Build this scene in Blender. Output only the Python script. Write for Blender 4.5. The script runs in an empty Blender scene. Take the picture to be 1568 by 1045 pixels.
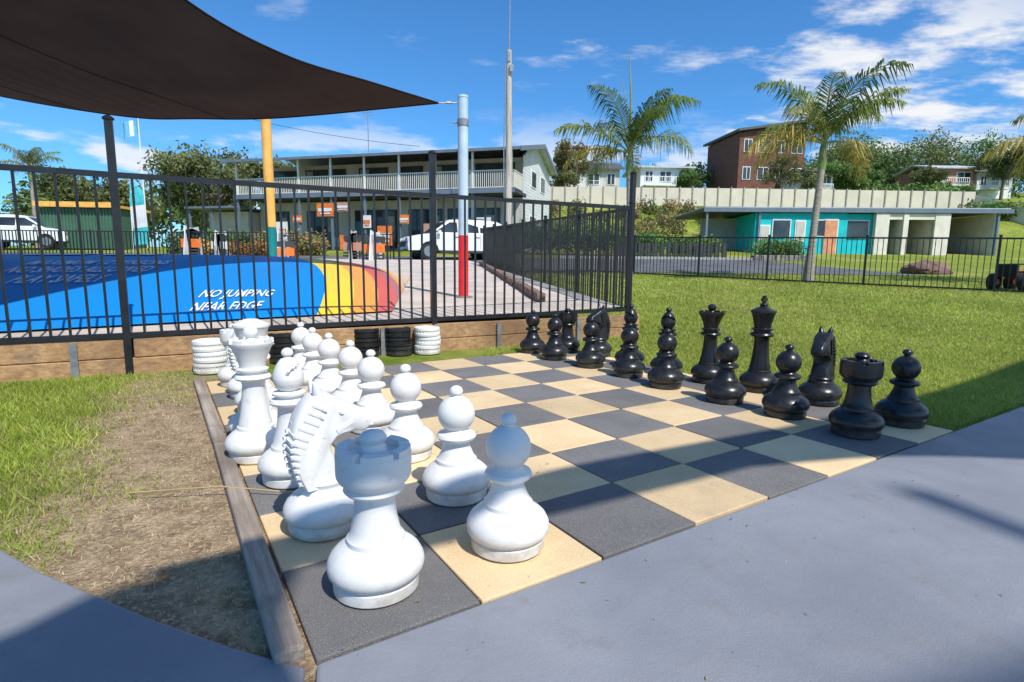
import bpy, math, random, bmesh
import numpy as np
from mathutils import Vector, Matrix, Euler
from mathutils import noise as mn
random.seed(7); rng=np.random.default_rng(11)
scene=bpy.context.scene
LINK=scene.collection.objects.link

# ------------------------------------------------------------ materials
def new_mat(name):
    m=bpy.data.materials.new(name); m.use_nodes=True
    nt=m.node_tree; b=nt.nodes['Principled BSDF']
    return m,nt,b
def mat(name,col,rough=.6,var=.18,scale=4.0,bump=0.0,bscale=60,col2=None,metal=0,stretch=(1,1,1),spec=None,detail=6,thr=(.35,.65)):
    m,nt,b=new_mat(name)
    N=nt.nodes; L=nt.links
    tc=N.new('ShaderNodeTexCoord'); mp=N.new('ShaderNodeMapping'); mp.inputs['Scale'].default_value=stretch
    L.new(tc.outputs['Object'],mp.inputs[0])
    no=N.new('ShaderNodeTexNoise'); no.inputs['Scale'].default_value=scale; no.inputs['Detail'].default_value=detail
    L.new(mp.outputs[0],no.inputs['Vector'])
    cr=N.new('ShaderNodeValToRGB')
    c1=tuple(max(0,c*(1-var)) for c in col)+(1,)
    c2=(tuple(col2) if col2 else tuple(min(1,c*(1+var)) for c in col))+(1,)
    cr.color_ramp.elements[0].color=c1; cr.color_ramp.elements[1].color=c2
    cr.color_ramp.elements[0].position=thr[0]; cr.color_ramp.elements[1].position=thr[1]
    L.new(no.outputs['Fac'],cr.inputs[0])
    L.new(cr.outputs[0],b.inputs['Base Color'])
    b.inputs['Roughness'].default_value=rough; b.inputs['Metallic'].default_value=metal
    if spec is not None: b.inputs['Specular IOR Level'].default_value=spec
    if bump:
        n2=N.new('ShaderNodeTexNoise'); n2.inputs['Scale'].default_value=bscale; n2.inputs['Detail'].default_value=4
        L.new(mp.outputs[0],n2.inputs['Vector'])
        bp=N.new('ShaderNodeBump'); bp.inputs['Strength'].default_value=bump; bp.inputs['Distance'].default_value=.01
        L.new(n2.outputs['Fac'],bp.inputs['Height']); L.new(bp.outputs[0],b.inputs['Normal'])
    return m
def mix_color(nt,fac,a,b,blend='MIX'):
    mx=nt.nodes.new('ShaderNodeMix'); mx.data_type='RGBA'; mx.blend_type=blend
    for s,i in ((fac,0),(a,6),(b,7)):
        if hasattr(s,'is_linked'): nt.links.new(s,mx.inputs[i])
        elif i==0: mx.inputs[0].default_value=s
        else: mx.inputs[i].default_value=tuple(s)+((1,) if len(s)==3 else ())
    return mx.outputs[2]
def noise(nt,vec,scale,detail=5,rough=.5):
    n=nt.nodes.new('ShaderNodeTexNoise'); n.inputs['Scale'].default_value=scale; n.inputs['Detail'].default_value=detail; n.inputs['Roughness'].default_value=rough
    nt.links.new(vec,n.inputs['Vector']); return n.outputs['Fac']
def ramp(nt,v,a,b):
    r=nt.nodes.new('ShaderNodeMapRange'); r.inputs['From Min'].default_value=a; r.inputs['From Max'].default_value=b
    r.interpolation_type='SMOOTHSTEP'; nt.links.new(v,r.inputs['Value']); return r.outputs[0]
def nmath(nt,op,a,b_=None):
    n=nt.nodes.new('ShaderNodeMath'); n.operation=op
    for i,v in enumerate((a,b_)):
        if v is None: continue
        if hasattr(v,'is_linked'): nt.links.new(v,n.inputs[i])
        else: n.inputs[i].default_value=v
    return n.outputs[0]
def bump(nt,b,h,strength,dist=.01):
    bp=nt.nodes.new('ShaderNodeBump'); bp.inputs['Strength'].default_value=strength; bp.inputs['Distance'].default_value=dist
    nt.links.new(h,bp.inputs['Height']); nt.links.new(bp.outputs[0],b.inputs['Normal'])
def attr_mat(name,rough=.6,transl=.25):
    m,nt,b=new_mat(name)
    a=nt.nodes.new('ShaderNodeAttribute'); a.attribute_name='Col'
    nt.links.new(a.outputs['Color'],b.inputs['Base Color']); b.inputs['Roughness'].default_value=rough
    b.inputs['Specular IOR Level'].default_value=.3
    if transl:
        t=nt.nodes.new('ShaderNodeBsdfTranslucent'); nt.links.new(a.outputs['Color'],t.inputs['Color'])
        ms=nt.nodes.new('ShaderNodeMixShader'); ms.inputs[0].default_value=transl
        nt.links.new(b.outputs[0],ms.inputs[1]); nt.links.new(t.outputs[0],ms.inputs[2])
        nt.links.new(ms.outputs[0],nt.nodes['Material Output'].inputs[0])
    return m

# ------------------------------------------------------------ mesh builder
class MB:
    def __init__(s): s.v=[]; s.f=[]; s.m=[]
    def add(s,vs,fs,mi=0):
        o=len(s.v); s.v+= [tuple(v) for v in vs]
        for f in fs: s.f.append([i+o for i in f]); s.m.append(mi)
    def box(s,c,d,rz=0,mi=0,taper=1):
        cx,cy,cz=c; dx,dy,dz=[k/2 for k in d]; cs,sn=math.cos(rz),math.sin(rz); vs=[]
        for z in(-dz,dz):
            k=taper if z>0 else 1
            for x,y in((-dx*k,-dy*k),(dx*k,-dy*k),(dx*k,dy*k),(-dx*k,dy*k)):
                vs.append((cx+x*cs-y*sn,cy+x*sn+y*cs,cz+z))
        s.add(vs,[(3,2,1,0),(4,5,6,7),(0,1,5,4),(1,2,6,5),(2,3,7,6),(3,0,4,7)],mi)
    def beam(s,p0,p1,w,h,mi=0):
        p0=Vector(p0);p1=Vector(p1); d=(p1-p0).normalized()
        up=Vector((0,0,1)) if abs(d.z)<.95 else Vector((1,0,0))
        sd=d.cross(up).normalized(); u=sd.cross(d)
        vs=[p+sd*a*w/2+u*b*h/2 for p in(p0,p1) for a,b in((-1,-1),(1,-1),(1,1),(-1,1))]
        s.add(vs,[(3,2,1,0),(4,5,6,7),(0,1,5,4),(1,2,6,5),(2,3,7,6),(3,0,4,7)],mi)
    def tube(s,pts,rs,n=8,mi=0,cap=True):
        pts=[Vector(p) for p in pts]; 
        if not hasattr(rs,'__len__'): rs=[rs]*len(pts)
        o=len(s.v)
        for i,p in enumerate(pts):
            d=(pts[min(i+1,len(pts)-1)]-pts[max(i-1,0)]).normalized()
            up=Vector((0,0,1)) if abs(d.z)<.9 else Vector((0,1,0))
            a=d.cross(up).normalized(); b=a.cross(d)
            for k in range(n):
                t=2*math.pi*k/n; s.v.append(tuple(p+(a*math.cos(t)+b*math.sin(t))*rs[i]))
        for i in range(len(pts)-1):
            for k in range(n):
                s.f.append([o+i*n+k,o+i*n+(k+1)%n,o+(i+1)*n+(k+1)%n,o+(i+1)*n+k]); s.m.append(mi)
        if cap:
            s.f.append([o+k for k in range(n)][::-1]); s.m.append(mi)
            s.f.append([o+(len(pts)-1)*n+k for k in range(n)]); s.m.append(mi)
    def lathe(s,prof,c=(0,0,0),n=40,mi=0):
        o=len(s.v)
        for r,z in prof:
            for k in range(n):
                t=2*math.pi*k/n; s.v.append((c[0]+r*math.cos(t),c[1]+r*math.sin(t),c[2]+z))
        for i in range(len(prof)-1):
            for k in range(n):
                s.f.append([o+i*n+k,o+i*n+(k+1)%n,o+(i+1)*n+(k+1)%n,o+(i+1)*n+k]); s.m.append(mi)
    def build(s,name,mats,parent=None,smooth=False,angle=35,bevel=0,loc=None,rz=0):
        me=bpy.data.meshes.new(name); me.from_pydata(s.v,[],s.f)
        for m in mats: me.materials.append(m)
        me.polygons.foreach_set('material_index',s.m); me.update()
        if smooth:
            me.polygons.foreach_set('use_smooth',[True]*len(me.polygons))
            me.set_sharp_from_angle(angle=math.radians(angle))
        o=bpy.data.objects.new(name,me); LINK(o)
        if parent: o.parent=parent
        if loc: o.location=loc
        o.rotation_euler[2]=rz
        if bevel:
            b=o.modifiers.new('bevel','BEVEL'); b.width=bevel; b.segments=2; b.limit_method='ANGLE'
        return o
def empty(name,loc=(0,0,0),rz=0):
    e=bpy.data.objects.new(name,None); LINK(e); e.location=loc; e.rotation_euler[2]=rz; e.empty_display_size=.2; return e
def np_mesh(name,verts,faces,mats,cols=None,parent=None,smooth=False):
    me=bpy.data.meshes.new(name); M,k=faces.shape
    me.vertices.add(len(verts)); me.vertices.foreach_set('co',verts.astype(np.float32).ravel())
    me.loops.add(M*k); me.loops.foreach_set('vertex_index',faces.astype(np.int32).ravel())
    me.polygons.add(M); me.polygons.foreach_set('loop_start',np.arange(M,dtype=np.int32)*k)
    if cols is not None:
        a=me.color_attributes.new('Col','FLOAT_COLOR','POINT'); a.data.foreach_set('color',np.c_[cols,np.ones(len(cols))].astype(np.float32).ravel())
    me.update(calc_edges=True)
    if smooth: me.polygons.foreach_set('use_smooth',[True]*M)
    for m in mats: me.materials.append(m)
    o=bpy.data.objects.new(name,me); LINK(o)
    if parent: o.parent=parent
    return o

# ------------------------------------------------------------ terrain
TL=np.array([(-1e3,-.012),(6,-.012),(12.5,.3),(17,.48),(20,.62),(27,1.1),(35,1.65),(60,2.3),(150,4),(700,8)])
TR=np.array([(-1e3,-.012),(6,-.012),(12.5,.3),(17,.48),(20,.62),(27,1.1),(35,1.65),(41,2.2),(46,4.4),(50,6.0),(60,7.2),(90,12.5),(140,16),(300,19),(700,19)])
def tz(x,y):
    x=np.asarray(x,float); y=np.asarray(y,float)
    w=np.clip((x+5)/7.5,0,1); w=w*w*(3-2*w)
    return (1-w)*np.interp(y,TL[:,0],TL[:,1])+w*np.interp(y,TR[:,0],TR[:,1])
def tzf(x,y): return float(tz(x,y))
def platz(x,y): return .27+.04*(np.asarray(y)-4.5)

OX,OY,YAW=-.4066,1.0575,.5659
CS,SN=math.cos(YAW),math.sin(YAW); SQ=.4
def bw(i,j): return (OX+SQ*(i*CS-j*SN), OY+SQ*(i*SN+j*CS))

def grass_ground():
    m,nt,b=new_mat('lawn_ground'); N=nt.nodes
    tc=N.new('ShaderNodeTexCoord'); v=tc.outputs['Object']
    n1=noise(nt,v,.35,6); n2=noise(nt,v,3.5,8,.65); n3=noise(nt,v,60,4,.7); n4=noise(nt,v,9,7,.7)
    c=mix_color(nt,ramp(nt,n2,.35,.7),(.20,.28,.035),(.40,.45,.075))
    c=mix_color(nt,ramp(nt,n1,.46,.72),c,(.50,.48,.13))
    c=mix_color(nt,ramp(nt,n3,.35,.75),mix_color(nt,.5,c,(.06,.08,.015)),c)
    sp=N.new('ShaderNodeSeparateXYZ'); nt.links.new(v,sp.inputs[0])
    bx=nmath(nt,'ADD',nmath(nt,'MULTIPLY',nmath(nt,'SUBTRACT',sp.outputs[0],OX),CS),nmath(nt,'MULTIPLY',nmath(nt,'SUBTRACT',sp.outputs[1],OY),SN))
    wob=nmath(nt,'ADD',bx,nmath(nt,'MULTIPLY',nmath(nt,'SUBTRACT',n2,.5),.7))
    f=nmath(nt,'MULTIPLY',ramp(nt,wob,-.85,-.42),ramp(nt,bx,.2,.1))
    f=nmath(nt,'MULTIPLY',f,ramp(nt,sp.outputs[1],4.4,3.6))
    dirt=mix_color(nt,ramp(nt,n4,.3,.7),(.25,.165,.10),(.56,.42,.27))
    dirt=mix_color(nt,ramp(nt,n3,.48,.7),dirt,(.66,.52,.34))
    c=mix_color(nt,f,c,dirt)
    nt.links.new(c,b.inputs['Base Color']); b.inputs['Roughness'].default_value=.9; b.inputs['Specular IOR Level'].default_value=.1
    bump(nt,b,nmath(nt,'ADD',n3,n4),.9,.03)
    return m
xs=np.concatenate([np.linspace(-600,-60,16)[:-1],np.linspace(-60,60,121)[:-1],np.linspace(60,600,16)])
ys=np.concatenate([np.linspace(-200,-5,12)[:-1],np.linspace(-5,60,131)[:-1],np.linspace(60,160,41)[:-1],np.linspace(160,900,16)])
X,Y=np.meshgrid(xs,ys); Z=tz(X,Y)
Z=Z+np.where(Y>55,1.0,0)*np.sin(X*.05+Y*.03)*np.clip((Y-55)/60,0,1)*1.2
idx=np.arange(X.size).reshape(X.shape)
F=np.stack([idx[:-1,:-1],idx[:-1,1:],idx[1:,1:],idx[1:,:-1]],-1).reshape(-1,4)
np_mesh('lawn_ground',np.c_[X.ravel(),Y.ravel(),Z.ravel()],F,[grass_ground()],smooth=True)

def drape(name,quad,nu,nv,zf,m,off=0.0):
    a,b,c,d=[np.array(q,float) for q in quad]
    u=np.linspace(0,1,nu)[None,:,None]; v=np.linspace(0,1,nv)[:,None,None]
    P=(a*(1-u)+b*u)*(1-v)+(d*(1-u)+c*u)*v
    Z=zf(P[...,0],P[...,1])+off
    idx=np.arange(nu*nv).reshape(nv,nu)
    F=np.stack([idx[:-1,:-1],idx[:-1,1:],idx[1:,1:],idx[1:,:-1]],-1).reshape(-1,4)
    return np_mesh(name,np.c_[P.reshape(-1,2),Z.ravel()],F,[m],smooth=True)

M_asph=mat('asphalt',(.11,.112,.115),.9,.25,1.5,.4,80)
M_plat=mat('playground_surface',(.54,.46,.39),.9,.15,2,.5,60)
drape('asphalt_driveway',[(-60,21.5),(14,18.6),(12,27),(-60,29)],80,14,tz,M_asph,.02)
drape('playground_surface',[(1.3,6.5),(-34,-13.9),(-34,21.8),(-1.75,21.8)],60,40,platz,M_plat)
kb=MB()
for k in range(30):
    x0=2.5+k*.4; y0=27.55-.02*k; kb.box((x0,y0,tzf(x0,y0)+.06),(.41,.16,.14))
kb.build('driveway_kerb',[mat('kerb_concrete',(.38,.37,.35),.9,.12,4)])

# ------------------------------------------------------------ concrete path
def concrete_mat():
    m,nt,b=new_mat('painted_concrete'); tc=nt.nodes.new('ShaderNodeTexCoord'); v=tc.outputs['Object']
    n1=noise(nt,v,1.3,6,.6); n2=noise(nt,v,180,3,.7); n3=noise(nt,v,26,5,.75); n4=noise(nt,v,5,8,.7)
    c=mix_color(nt,ramp(nt,n1,.3,.7),(.20,.21,.24),(.27,.28,.31))
    c=mix_color(nt,ramp(nt,n4,.52,.75),c,(.205,.203,.208))
    c=mix_color(nt,ramp(nt,n3,.69,.75),c,(.44,.45,.46))
    c=mix_color(nt,ramp(nt,n3,.27,.23),c,(.09,.095,.11))
    nt.links.new(c,b.inputs['Base Color']); 
    r=nt.nodes.new('ShaderNodeMapRange'); r.inputs['To Min'].default_value=.38; r.inputs['To Max'].default_value=.72
    nt.links.new(n4,r.inputs['Value']); nt.links.new(r.outputs[0],b.inputs['Roughness'])
    bump(nt,b,nmath(nt,'ADD',n2,nmath(nt,'MULTIPLY',n4,3)),.5,.003)
    return m
M_conc=concrete_mat()
def slab(name,poly,z0,z1,m,bev=.008):
    b=MB(); n=len(poly); vs=[(x,y,z0) for x,y in poly]+[(x,y,z1) for x,y in poly]
    b.add(vs,[list(range(n))[::-1],list(range(n,2*n))]+[(i,(i+1)%n,(i+1)%n+n,i+n) for i in range(n)])
    return b.build(name,[m],bevel=bev)
p0=bw(0,-.02); pe=bw(30,-.02)
slab('concrete_path',[(p0[0],p0[1]),(p0[0]+.13,.62),(.4,-6),(16,-6),pe],-.12,.004,M_conc)
slab('concrete_path',[(-.425,1.045),(-.60,1.10),(-.85,1.20),(-1.27,1.39),(-2.2,1.9),(-5,3.3),(-8,1.5),(-8,-6),(.385,-6),(p0[0]+.118,.62)],-.12,.002,M_conc)

# ------------------------------------------------------------ chessboard
def tile_mat(name,a,b2,speck):
    m,nt,b=new_mat(name); tc=nt.nodes.new('ShaderNodeTexCoord'); v=tc.outputs['Object']
    n1=noise(nt,v,3,6,.6); n2=noise(nt,v,320,2,.6); n3=noise(nt,v,28,6,.8); n5=noise(nt,v,1.1,9,.72)
    c=mix_color(nt,ramp(nt,n1,.3,.7),a,b2)
    c=mix_color(nt,ramp(nt,n2,.52,.66),c,speck)
    c=mix_color(nt,ramp(nt,n3,.64,.72),c,tuple(k*.45 for k in a))
    c=mix_color(nt,nmath(nt,'MULTIPLY',ramp(nt,n5,.5,.68),.35),c,(.30,.25,.19))
    g=nt.nodes.new('ShaderNodeNewGeometry'); mr=nt.nodes.new('ShaderNodeMapRange'); mr.inputs['To Min'].default_value=.84; mr.inputs['To Max'].default_value=1.12
    nt.links.new(g.outputs['Random Per Island'],mr.inputs['Value'])
    c=mix_color(nt,1.0,c,mr.outputs[0],'MULTIPLY')
    nt.links.new(c,b.inputs['Base Color']); b.inputs['Roughness'].default_value=.85
    bump(nt,b,n2,.6,.004)
    return m
M_tg=tile_mat('grey_paver',(.125,.12,.12),(.17,.162,.16),(.28,.27,.26))
M_tt=tile_mat('sand_paver',(.66,.47,.25),(.77,.57,.33),(.84,.67,.43))
M_joint=mat('joint_sand',(.06,.055,.045),.95,.3,20)
cb=MB(); g=.0028
for i in range(8):
    for j in range(8):
        c=((i+.5)*SQ+random.uniform(-.0012,.0012),(j+.5)*SQ+random.uniform(-.0012,.0012),.003-.03+random.uniform(-.0015,.0015))
        cb.box(c,(SQ-2*g,SQ-2*g,.06),random.uniform(-.003,.003),(i+j)%2)
cb.box((1.6,1.6,-.05),(3.21,3.21,.07),0,2)
cb.build('chessboard',[M_tg,M_tt,M_joint],loc=(OX,OY,0),rz=YAW,bevel=.004)

def wood_mat(name,a,b2,stretch=(.6,14,14)):
    m,nt,b=new_mat(name); tc=nt.nodes.new('ShaderNodeTexCoord'); mp=nt.nodes.new('ShaderNodeMapping'); mp.inputs['Scale'].default_value=stretch
    nt.links.new(tc.outputs['Object'],mp.inputs[0]); v=mp.outputs[0]
    n1=noise(nt,v,3,8,.7); n2=noise(nt,tc.outputs['Object'],1.1,4); n3=noise(nt,tc.outputs['Object'],7,6,.7)
    c=mix_color(nt,ramp(nt,n1,.3,.72),a,b2); c=mix_color(nt,ramp(nt,n2,.35,.8),c,tuple(k*.55 for k in a))
    c=mix_color(nt,nmath(nt,'MULTIPLY',ramp(nt,n3,.5,.7),.5),c,(.13,.12,.11))
    nt.links.new(c,b.inputs['Base Color']); b.inputs['Roughness'].default_value=.85; bump(nt,b,n1,.9,.008); return m
M_edge=wood_mat('weathered_timber',(.27,.21,.165),(.54,.46,.38))
M_sleep=wood_mat('treated_pine',(.30,.16,.075),(.56,.35,.17),(.5,9,9))
eb=MB()
for a,b2 in((.06,3.95),(3.97,8.1)):
    eb.box(((a+b2)/2*SQ,0,-.015),((b2-a)*SQ,.062,.085),.004 if a>1 else -.003)
p=bw(-.105,.02); eb.build('timber_edging',[M_edge],loc=(p[0],p[1],0),rz=YAW+math.pi/2,bevel=.009)

# ------------------------------------------------------------ chess pieces
def piece_mat(name,col,dirt,rough):
    m,nt,b=new_mat(name); tc=nt.nodes.new('ShaderNodeTexCoord'); oi=nt.nodes.new('ShaderNodeObjectInfo')
    va=nt.nodes.new('ShaderNodeVectorMath'); va.operation='ADD'; nt.links.new(tc.outputs['Object'],va.inputs[0])
    sc=nt.nodes.new('ShaderNodeVectorMath'); sc.operation='SCALE'; sc.inputs[3].default_value=1.7; nt.links.new(oi.outputs['Location'],sc.inputs[0]); nt.links.new(sc.outputs[0],va.inputs[1])
    v=va.outputs[0]
    n1=noise(nt,v,9,6,.7); n2=noise(nt,v,55,4,.8); n3=noise(nt,v,22,8,.75)
    sx=nt.nodes.new('ShaderNodeSeparateXYZ'); nt.links.new(tc.outputs['Object'],sx.inputs[0])
    low=ramp(nt,sx.outputs[2],.12,.0)
    c=mix_color(nt,nmath(nt,'MULTIPLY',low,ramp(nt,n1,.33,.66)),col,dirt)
    c=mix_color(nt,nmath(nt,'MULTIPLY',ramp(nt,n2,.64,.76),.6),c,dirt)
    c=mix_color(nt,nmath(nt,'MULTIPLY',ramp(nt,n3,.52,.70),.38),c,dirt)
    nt.links.new(c,b.inputs['Base Color'])
    r=nt.nodes.new('ShaderNodeMapRange'); r.inputs['To Min'].default_value=rough-.1; r.inputs['To Max'].default_value=rough+.25
    nt.links.new(n3,r.inputs['Value']); nt.links.new(r.outputs[0],b.inputs['Roughness'])
    bump(nt,b,n1,.12,.004)
    return m
M_white=piece_mat('white_plastic',(.75,.74,.72),(.47,.43,.37),.42)
M_black=piece_mat('black_plastic',(.012,.012,.013),(.07,.065,.058),.24)
BASE=[(0,0),(.1,0),(.108,.007),(.109,.034),(.104,.039),(.104,.042),(.113,.046),(.1205,.056),(.123,.068),(.121,.082),(.112,.099),(.095,.115),(.078,.126),(.0735,.129),(.0725,.141),(.066,.147)]
def sph(c,r,z0,n=10,z1=None):
    out=[]; a0=math.asin(max(-1,min(1,(z0-c)/r))); a1=math.pi/2 if z1 is None else math.asin((z1-c)/r)
    for k in range(n+1):
        a=a0+(a1-a0)*k/n; out.append((r*math.cos(a),c+r*math.sin(a)))
    return out
FIN=lambda z,r=.024:[(r*.7,z),(r*.62,z+.006),(r*.95,z+.012),(r,z+.02),(r*.8,z+.03),(r*.4,z+.036),(0,z+.037)]
def pawn():
    b=MB(); b.lathe(BASE+[(.058,.163),(.049,.185),(.045,.203),(.05,.211),(.066,.216),(.0705,.225),(.066,.234),(.048,.241),(.044,.247)]+sph(.304,.066,.252,12,.366)+FIN(.368)); return b
def merlons(b,r0,r1,z0,z1,n,frac=.72):
    for k in range(n):
        a0=2*math.pi*(k-.5*frac)/n; a1=2*math.pi*(k+.5*frac)/n; vs=[]
        for q in range(6):
            a=a0+(a1-a0)*q/5
            for r,z in((r0,z0),(r1,z0),(r1,z1),(r0,z1)): vs.append((r*math.cos(a),r*math.sin(a),z))
        fs=[(3,2,1,0),(20,21,22,23)]
        for q in range(5):
            o=q*4
            for e in range(4): fs.append((o+e,o+(e+1)%4,o+4+(e+1)%4,o+4+e))
        b.add(vs,fs)
def rook():
    b=MB(); b.lathe(BASE+[(.061,.165),(.055,.195),(.051,.235),(.053,.254),(.07,.260),(.077,.268),(.072,.277),(.074,.282),(.086,.292),(.092,.302),(.0935,.312),(.094,.352),(.0935,.362),(.07,.364),(.068,.358),(.034,.358),(.032,.376),(.026,.384),(.032,.392),(.034,.400),(.026,.412),(.012,.417),(0,.418)])
    merlons(b,.066,.0925,.358,.377,6,.82); return b
def queen():
    b=MB(); b.lathe(BASE+[(.064,.165),(.056,.20),(.048,.26),(.044,.32),(.048,.335),(.066,.341),(.072,.35),(.067,.359),(.05,.365),(.05,.374),(.062,.379),(.064,.386),(.05,.393),(.052,.41),(.062,.44),(.077,.475),(.086,.487),(.088,.497),(.079,.5),(.07,.489),(.035,.497),(.022,.507),(.019,.517),(.027,.526),(.031,.54),(.026,.553),(.01,.562),(0,.563)])
    merlons(b,.077,.0875,.494,.512,8,.62); return b
def king(cross=True):
    b=MB(); b.lathe(BASE+[(.066,.165),(.058,.20),(.05,.27),(.046,.345),(.05,.365),(.07,.372),(.076,.382),(.07,.392),(.053,.398),(.053,.408),(.066,.413),(.068,.421),(.053,.428),(.055,.45),(.066,.495),(.075,.525),(.08,.531),(.08,.541),(.072,.546),(.05,.556),(.028,.566)]+([(.022,.572),(.028,.579),(.02,.588),(0,.589)] if cross else [(0,.568)]))
    if cross:
        b.box((0,0,.608),(.02,.02,.056)); b.box((0,0,.613),(.056,.019,.019)); b.box((0,0,.633),(.03,.0185,.012))
    return b
def bishop():
    b=MB()
    head=[(.03,.352),(.043,.362),(.0525,.38),(.056,.398),(.055,.41),(.0535,.418),(.048,.436),(.04,.452),(.03,.466),(.021,.475)]
    h2=[]
    for (r0,z0),(r1,z1) in zip(head[:-1],head[1:]):
        for k in range(3): h2.append((r0+(r1-r0)*k/3,z0+(z1-z0)*k/3))
    b.lathe(BASE+[(.063,.165),(.054,.195),(.046,.24),(.043,.285),(.047,.295),(.066,.301),(.071,.31),(.066,.319),(.047,.325),(.047,.333),(.06,.338),(.061,.345),(.045,.35)]+h2+FIN(.476,.022),n=56)
    nrm=Vector((-.6,0,.8)).normalized(); c=Vector((.03,0,.432))
    for i,v in enumerate(b.v):
        if v[2]>.37 and v[2]<.474 and v[0]>.004:
            d=(Vector(v)-c).dot(nrm)
            if abs(d)<.006: b.v[i]=(v[0]*.62,v[1]*.62,v[2])
    return b
def knight():
    b=MB(); b.lathe(BASE+[(.068,.156),(.071,.162),(.066,.17),(.0,.172)])
    out=[(-.066,.150),(-.086,.19),(-.098,.235),(-.102,.28),(-.097,.325),(-.083,.37),(-.060,.41),(-.035,.433),(-.008,.44),(.015,.436),(.035,.424),(.06,.408),(.09,.392),(.118,.376),(.140,.358),(.150,.338),(.147,.314),(.132,.300),(.112,.303),(.100,.309),(.080,.303),(.058,.302),(.036,.294),(.024,.28),(.020,.262),(.028,.24),(.042,.212),(.055,.185),(.060,.150)]
    def th(x,z):
        t=.048 if x<.03 else .048-.016*min(1,(x-.03)/.1)
        if z<.22: t+=.014*(.22-z)/.07
        return t
    layers=[(-1,.78),(-.84,.92),(-.5,.985),(0,1.0),(.5,.985),(.84,.92),(1,.78)]
    o=len(b.v); n=len(out)
    skel=lambda x,z:((-.034,z) if z<.29 else (min(max(x*.75,-.034),.115), .345))
    for off,sc in layers:
        for x,z in out:
            sx,sz=skel(x,z)
            b.v.append((sx+(x-sx)*sc,off*th(x,z),sz+(z-sz)*sc if z>.16 else z))
    for l in range(len(layers)-1):
        for k in range(n):
            b.f.append([o+l*n+k,o+l*n+(k+1)%n,o+(l+1)*n+(k+1)%n,o+(l+1)*n+k]); b.m.append(0)
    b.f.append([o+k for k in range(n)][::-1]); b.m.append(0)
    b.f.append([o+6*n+k for k in range(n)]); b.m.append(0)
    for k in range(12):
        t=k/11; z=.175+t*.235; x=-.084-.020*math.sin(math.pi*min(1,t*1.15))+.045*max(0,t-.6)/.4
        for sgn in(-1,1):
            b.beam((x+.004,sgn*.010,z+.004),(x+.010,sgn*.049,z-.004),.016,.009)
            b.beam((x+.010,sgn*.046,z-.003),(x+.046,sgn*.0505,z-.022),.009,.008)
        b.box((x-.002,0,z+.004),(.016,.02,.010))
    for sgn in(-1,1):
        b.tube([(-.012,sgn*.022,.43),(-.018,sgn*.027,.452),(-.026,sgn*.03,.474)],[.016,.013,.003],8)
        b.tube([(.052,sgn*.036,.376),(.054,sgn*.046,.377)],[.013,.007],10)
        b.tube([(.132,sgn*.02,.338),(.134,sgn*.034,.339)],[.009,.005],8)
        b.beam((.035,sgn*.047,.318),(.10,sgn*.034,.350),.005,.014)
        b.beam((-.005,sgn*.0485,.305),(.03,sgn*.0475,.40),.006,.012)
    b.box((.130,0,.320),(.05,.056,.004))
    return b
KIND=dict(pawn=pawn,rook=rook,queen=queen,king=king,bishop=bishop,knight=knight)
cache={}
def place(col,kind,i,j,rot=0):
    key=(col,kind); x,y=bw(i,j); nm='%s_chess_%s'%(col,kind)
    if key not in cache:
        bb_=king(col=='black') if kind=='king' else KIND[kind]()
        o=bb_.build(nm,[M_white if col=='white' else M_black],smooth=True,angle=38 if kind!='knight' else 48); cache[key]=o.data
    else:
        o=bpy.data.objects.new(nm,cache[key]); LINK(o)
    o.location=(x,y,.004); o.rotation_euler[2]=YAW+rot+(0 if col=='white' else math.pi)
for k,(i,j) in dict(rook=(.5,.5),knight=(.42,1.5),bishop=(.40,2.65),queen=(.20,3.5),king=(.30,4.25)).items():
    place('white',k,i,j,{'rook':.3,'bishop':-.4,'knight':.0}.get(k,0))
place('white','bishop',.5,5.5,.3); place('white','knight',.5,6.5,.1); place('white','rook',.45,7.5,.2)
for i,j in((1.5,.5),(1.58,1.5),(1.58,2.7),(1.58,3.85),(1.6,4.8),(1.55,5.75),(1.5,6.6),(1.5,7.5)): place('white','pawn',i,j,random.random()*6)
for i,j in((6.8,7.9),(6.7,6.9),(6.8,5.8),(6.8,4.7),(6.7,3.7),(6.7,2.5),(6.75,1.55),(7.73,.51)): place('black','pawn',i,j,random.random()*6)
for k,i,j,r in(('rook',6.69,.58,.1),('knight',7.88,1.69,.25),('king',7.85,2.7,.1),('queen',7.7,3.6,.2),('bishop',7.6,4.5,.6),('bishop',7.6,5.5,-.3),('knight',7.85,6.75,.1),('rook',7.6,7.6,.4)): place('black',k,i,j,r)

def draughts(name,x,y,n,m,rot):
    b=MB()
    for k in range(n):
        ox,oy=random.uniform(-.008,.008),random.uniform(-.008,.008)
        pr=[(0,0),(.108,0),(.118,.004),(.12,.014),(.12,.026),(.113,.031),(.113,.05),(.12,.055),(.12,.068),(.118,.078),(.108,.083),(.09,.083),(.086,.076),(.05,.076),(.045,.08),(0,.08)]
        b.lathe(pr,(ox,oy,k*.0835),44)
        for q in range(24):
            a=q*math.pi/12; b.box((ox+.1145*math.cos(a),oy+.1145*math.sin(a),k*.0835+.0405),(.009,.006,.02),a)
    b.build(name,[m],smooth=True,loc=(x,y,-.005),rz=rot)
draughts('white_draughts_stack',-2.3,4.15,3,M_white,.2)
draughts('black_draughts_stack',-1.93,4.62,3,M_black,.9)
draughts('black_draughts_stack',-1.33,4.98,3,M_black,.5)
draughts('black_draughts_stack',-1.05,5.06,3,M_black,.1)
draughts('white_draughts_stack',-.79,5.14,3,M_white,.7)

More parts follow.
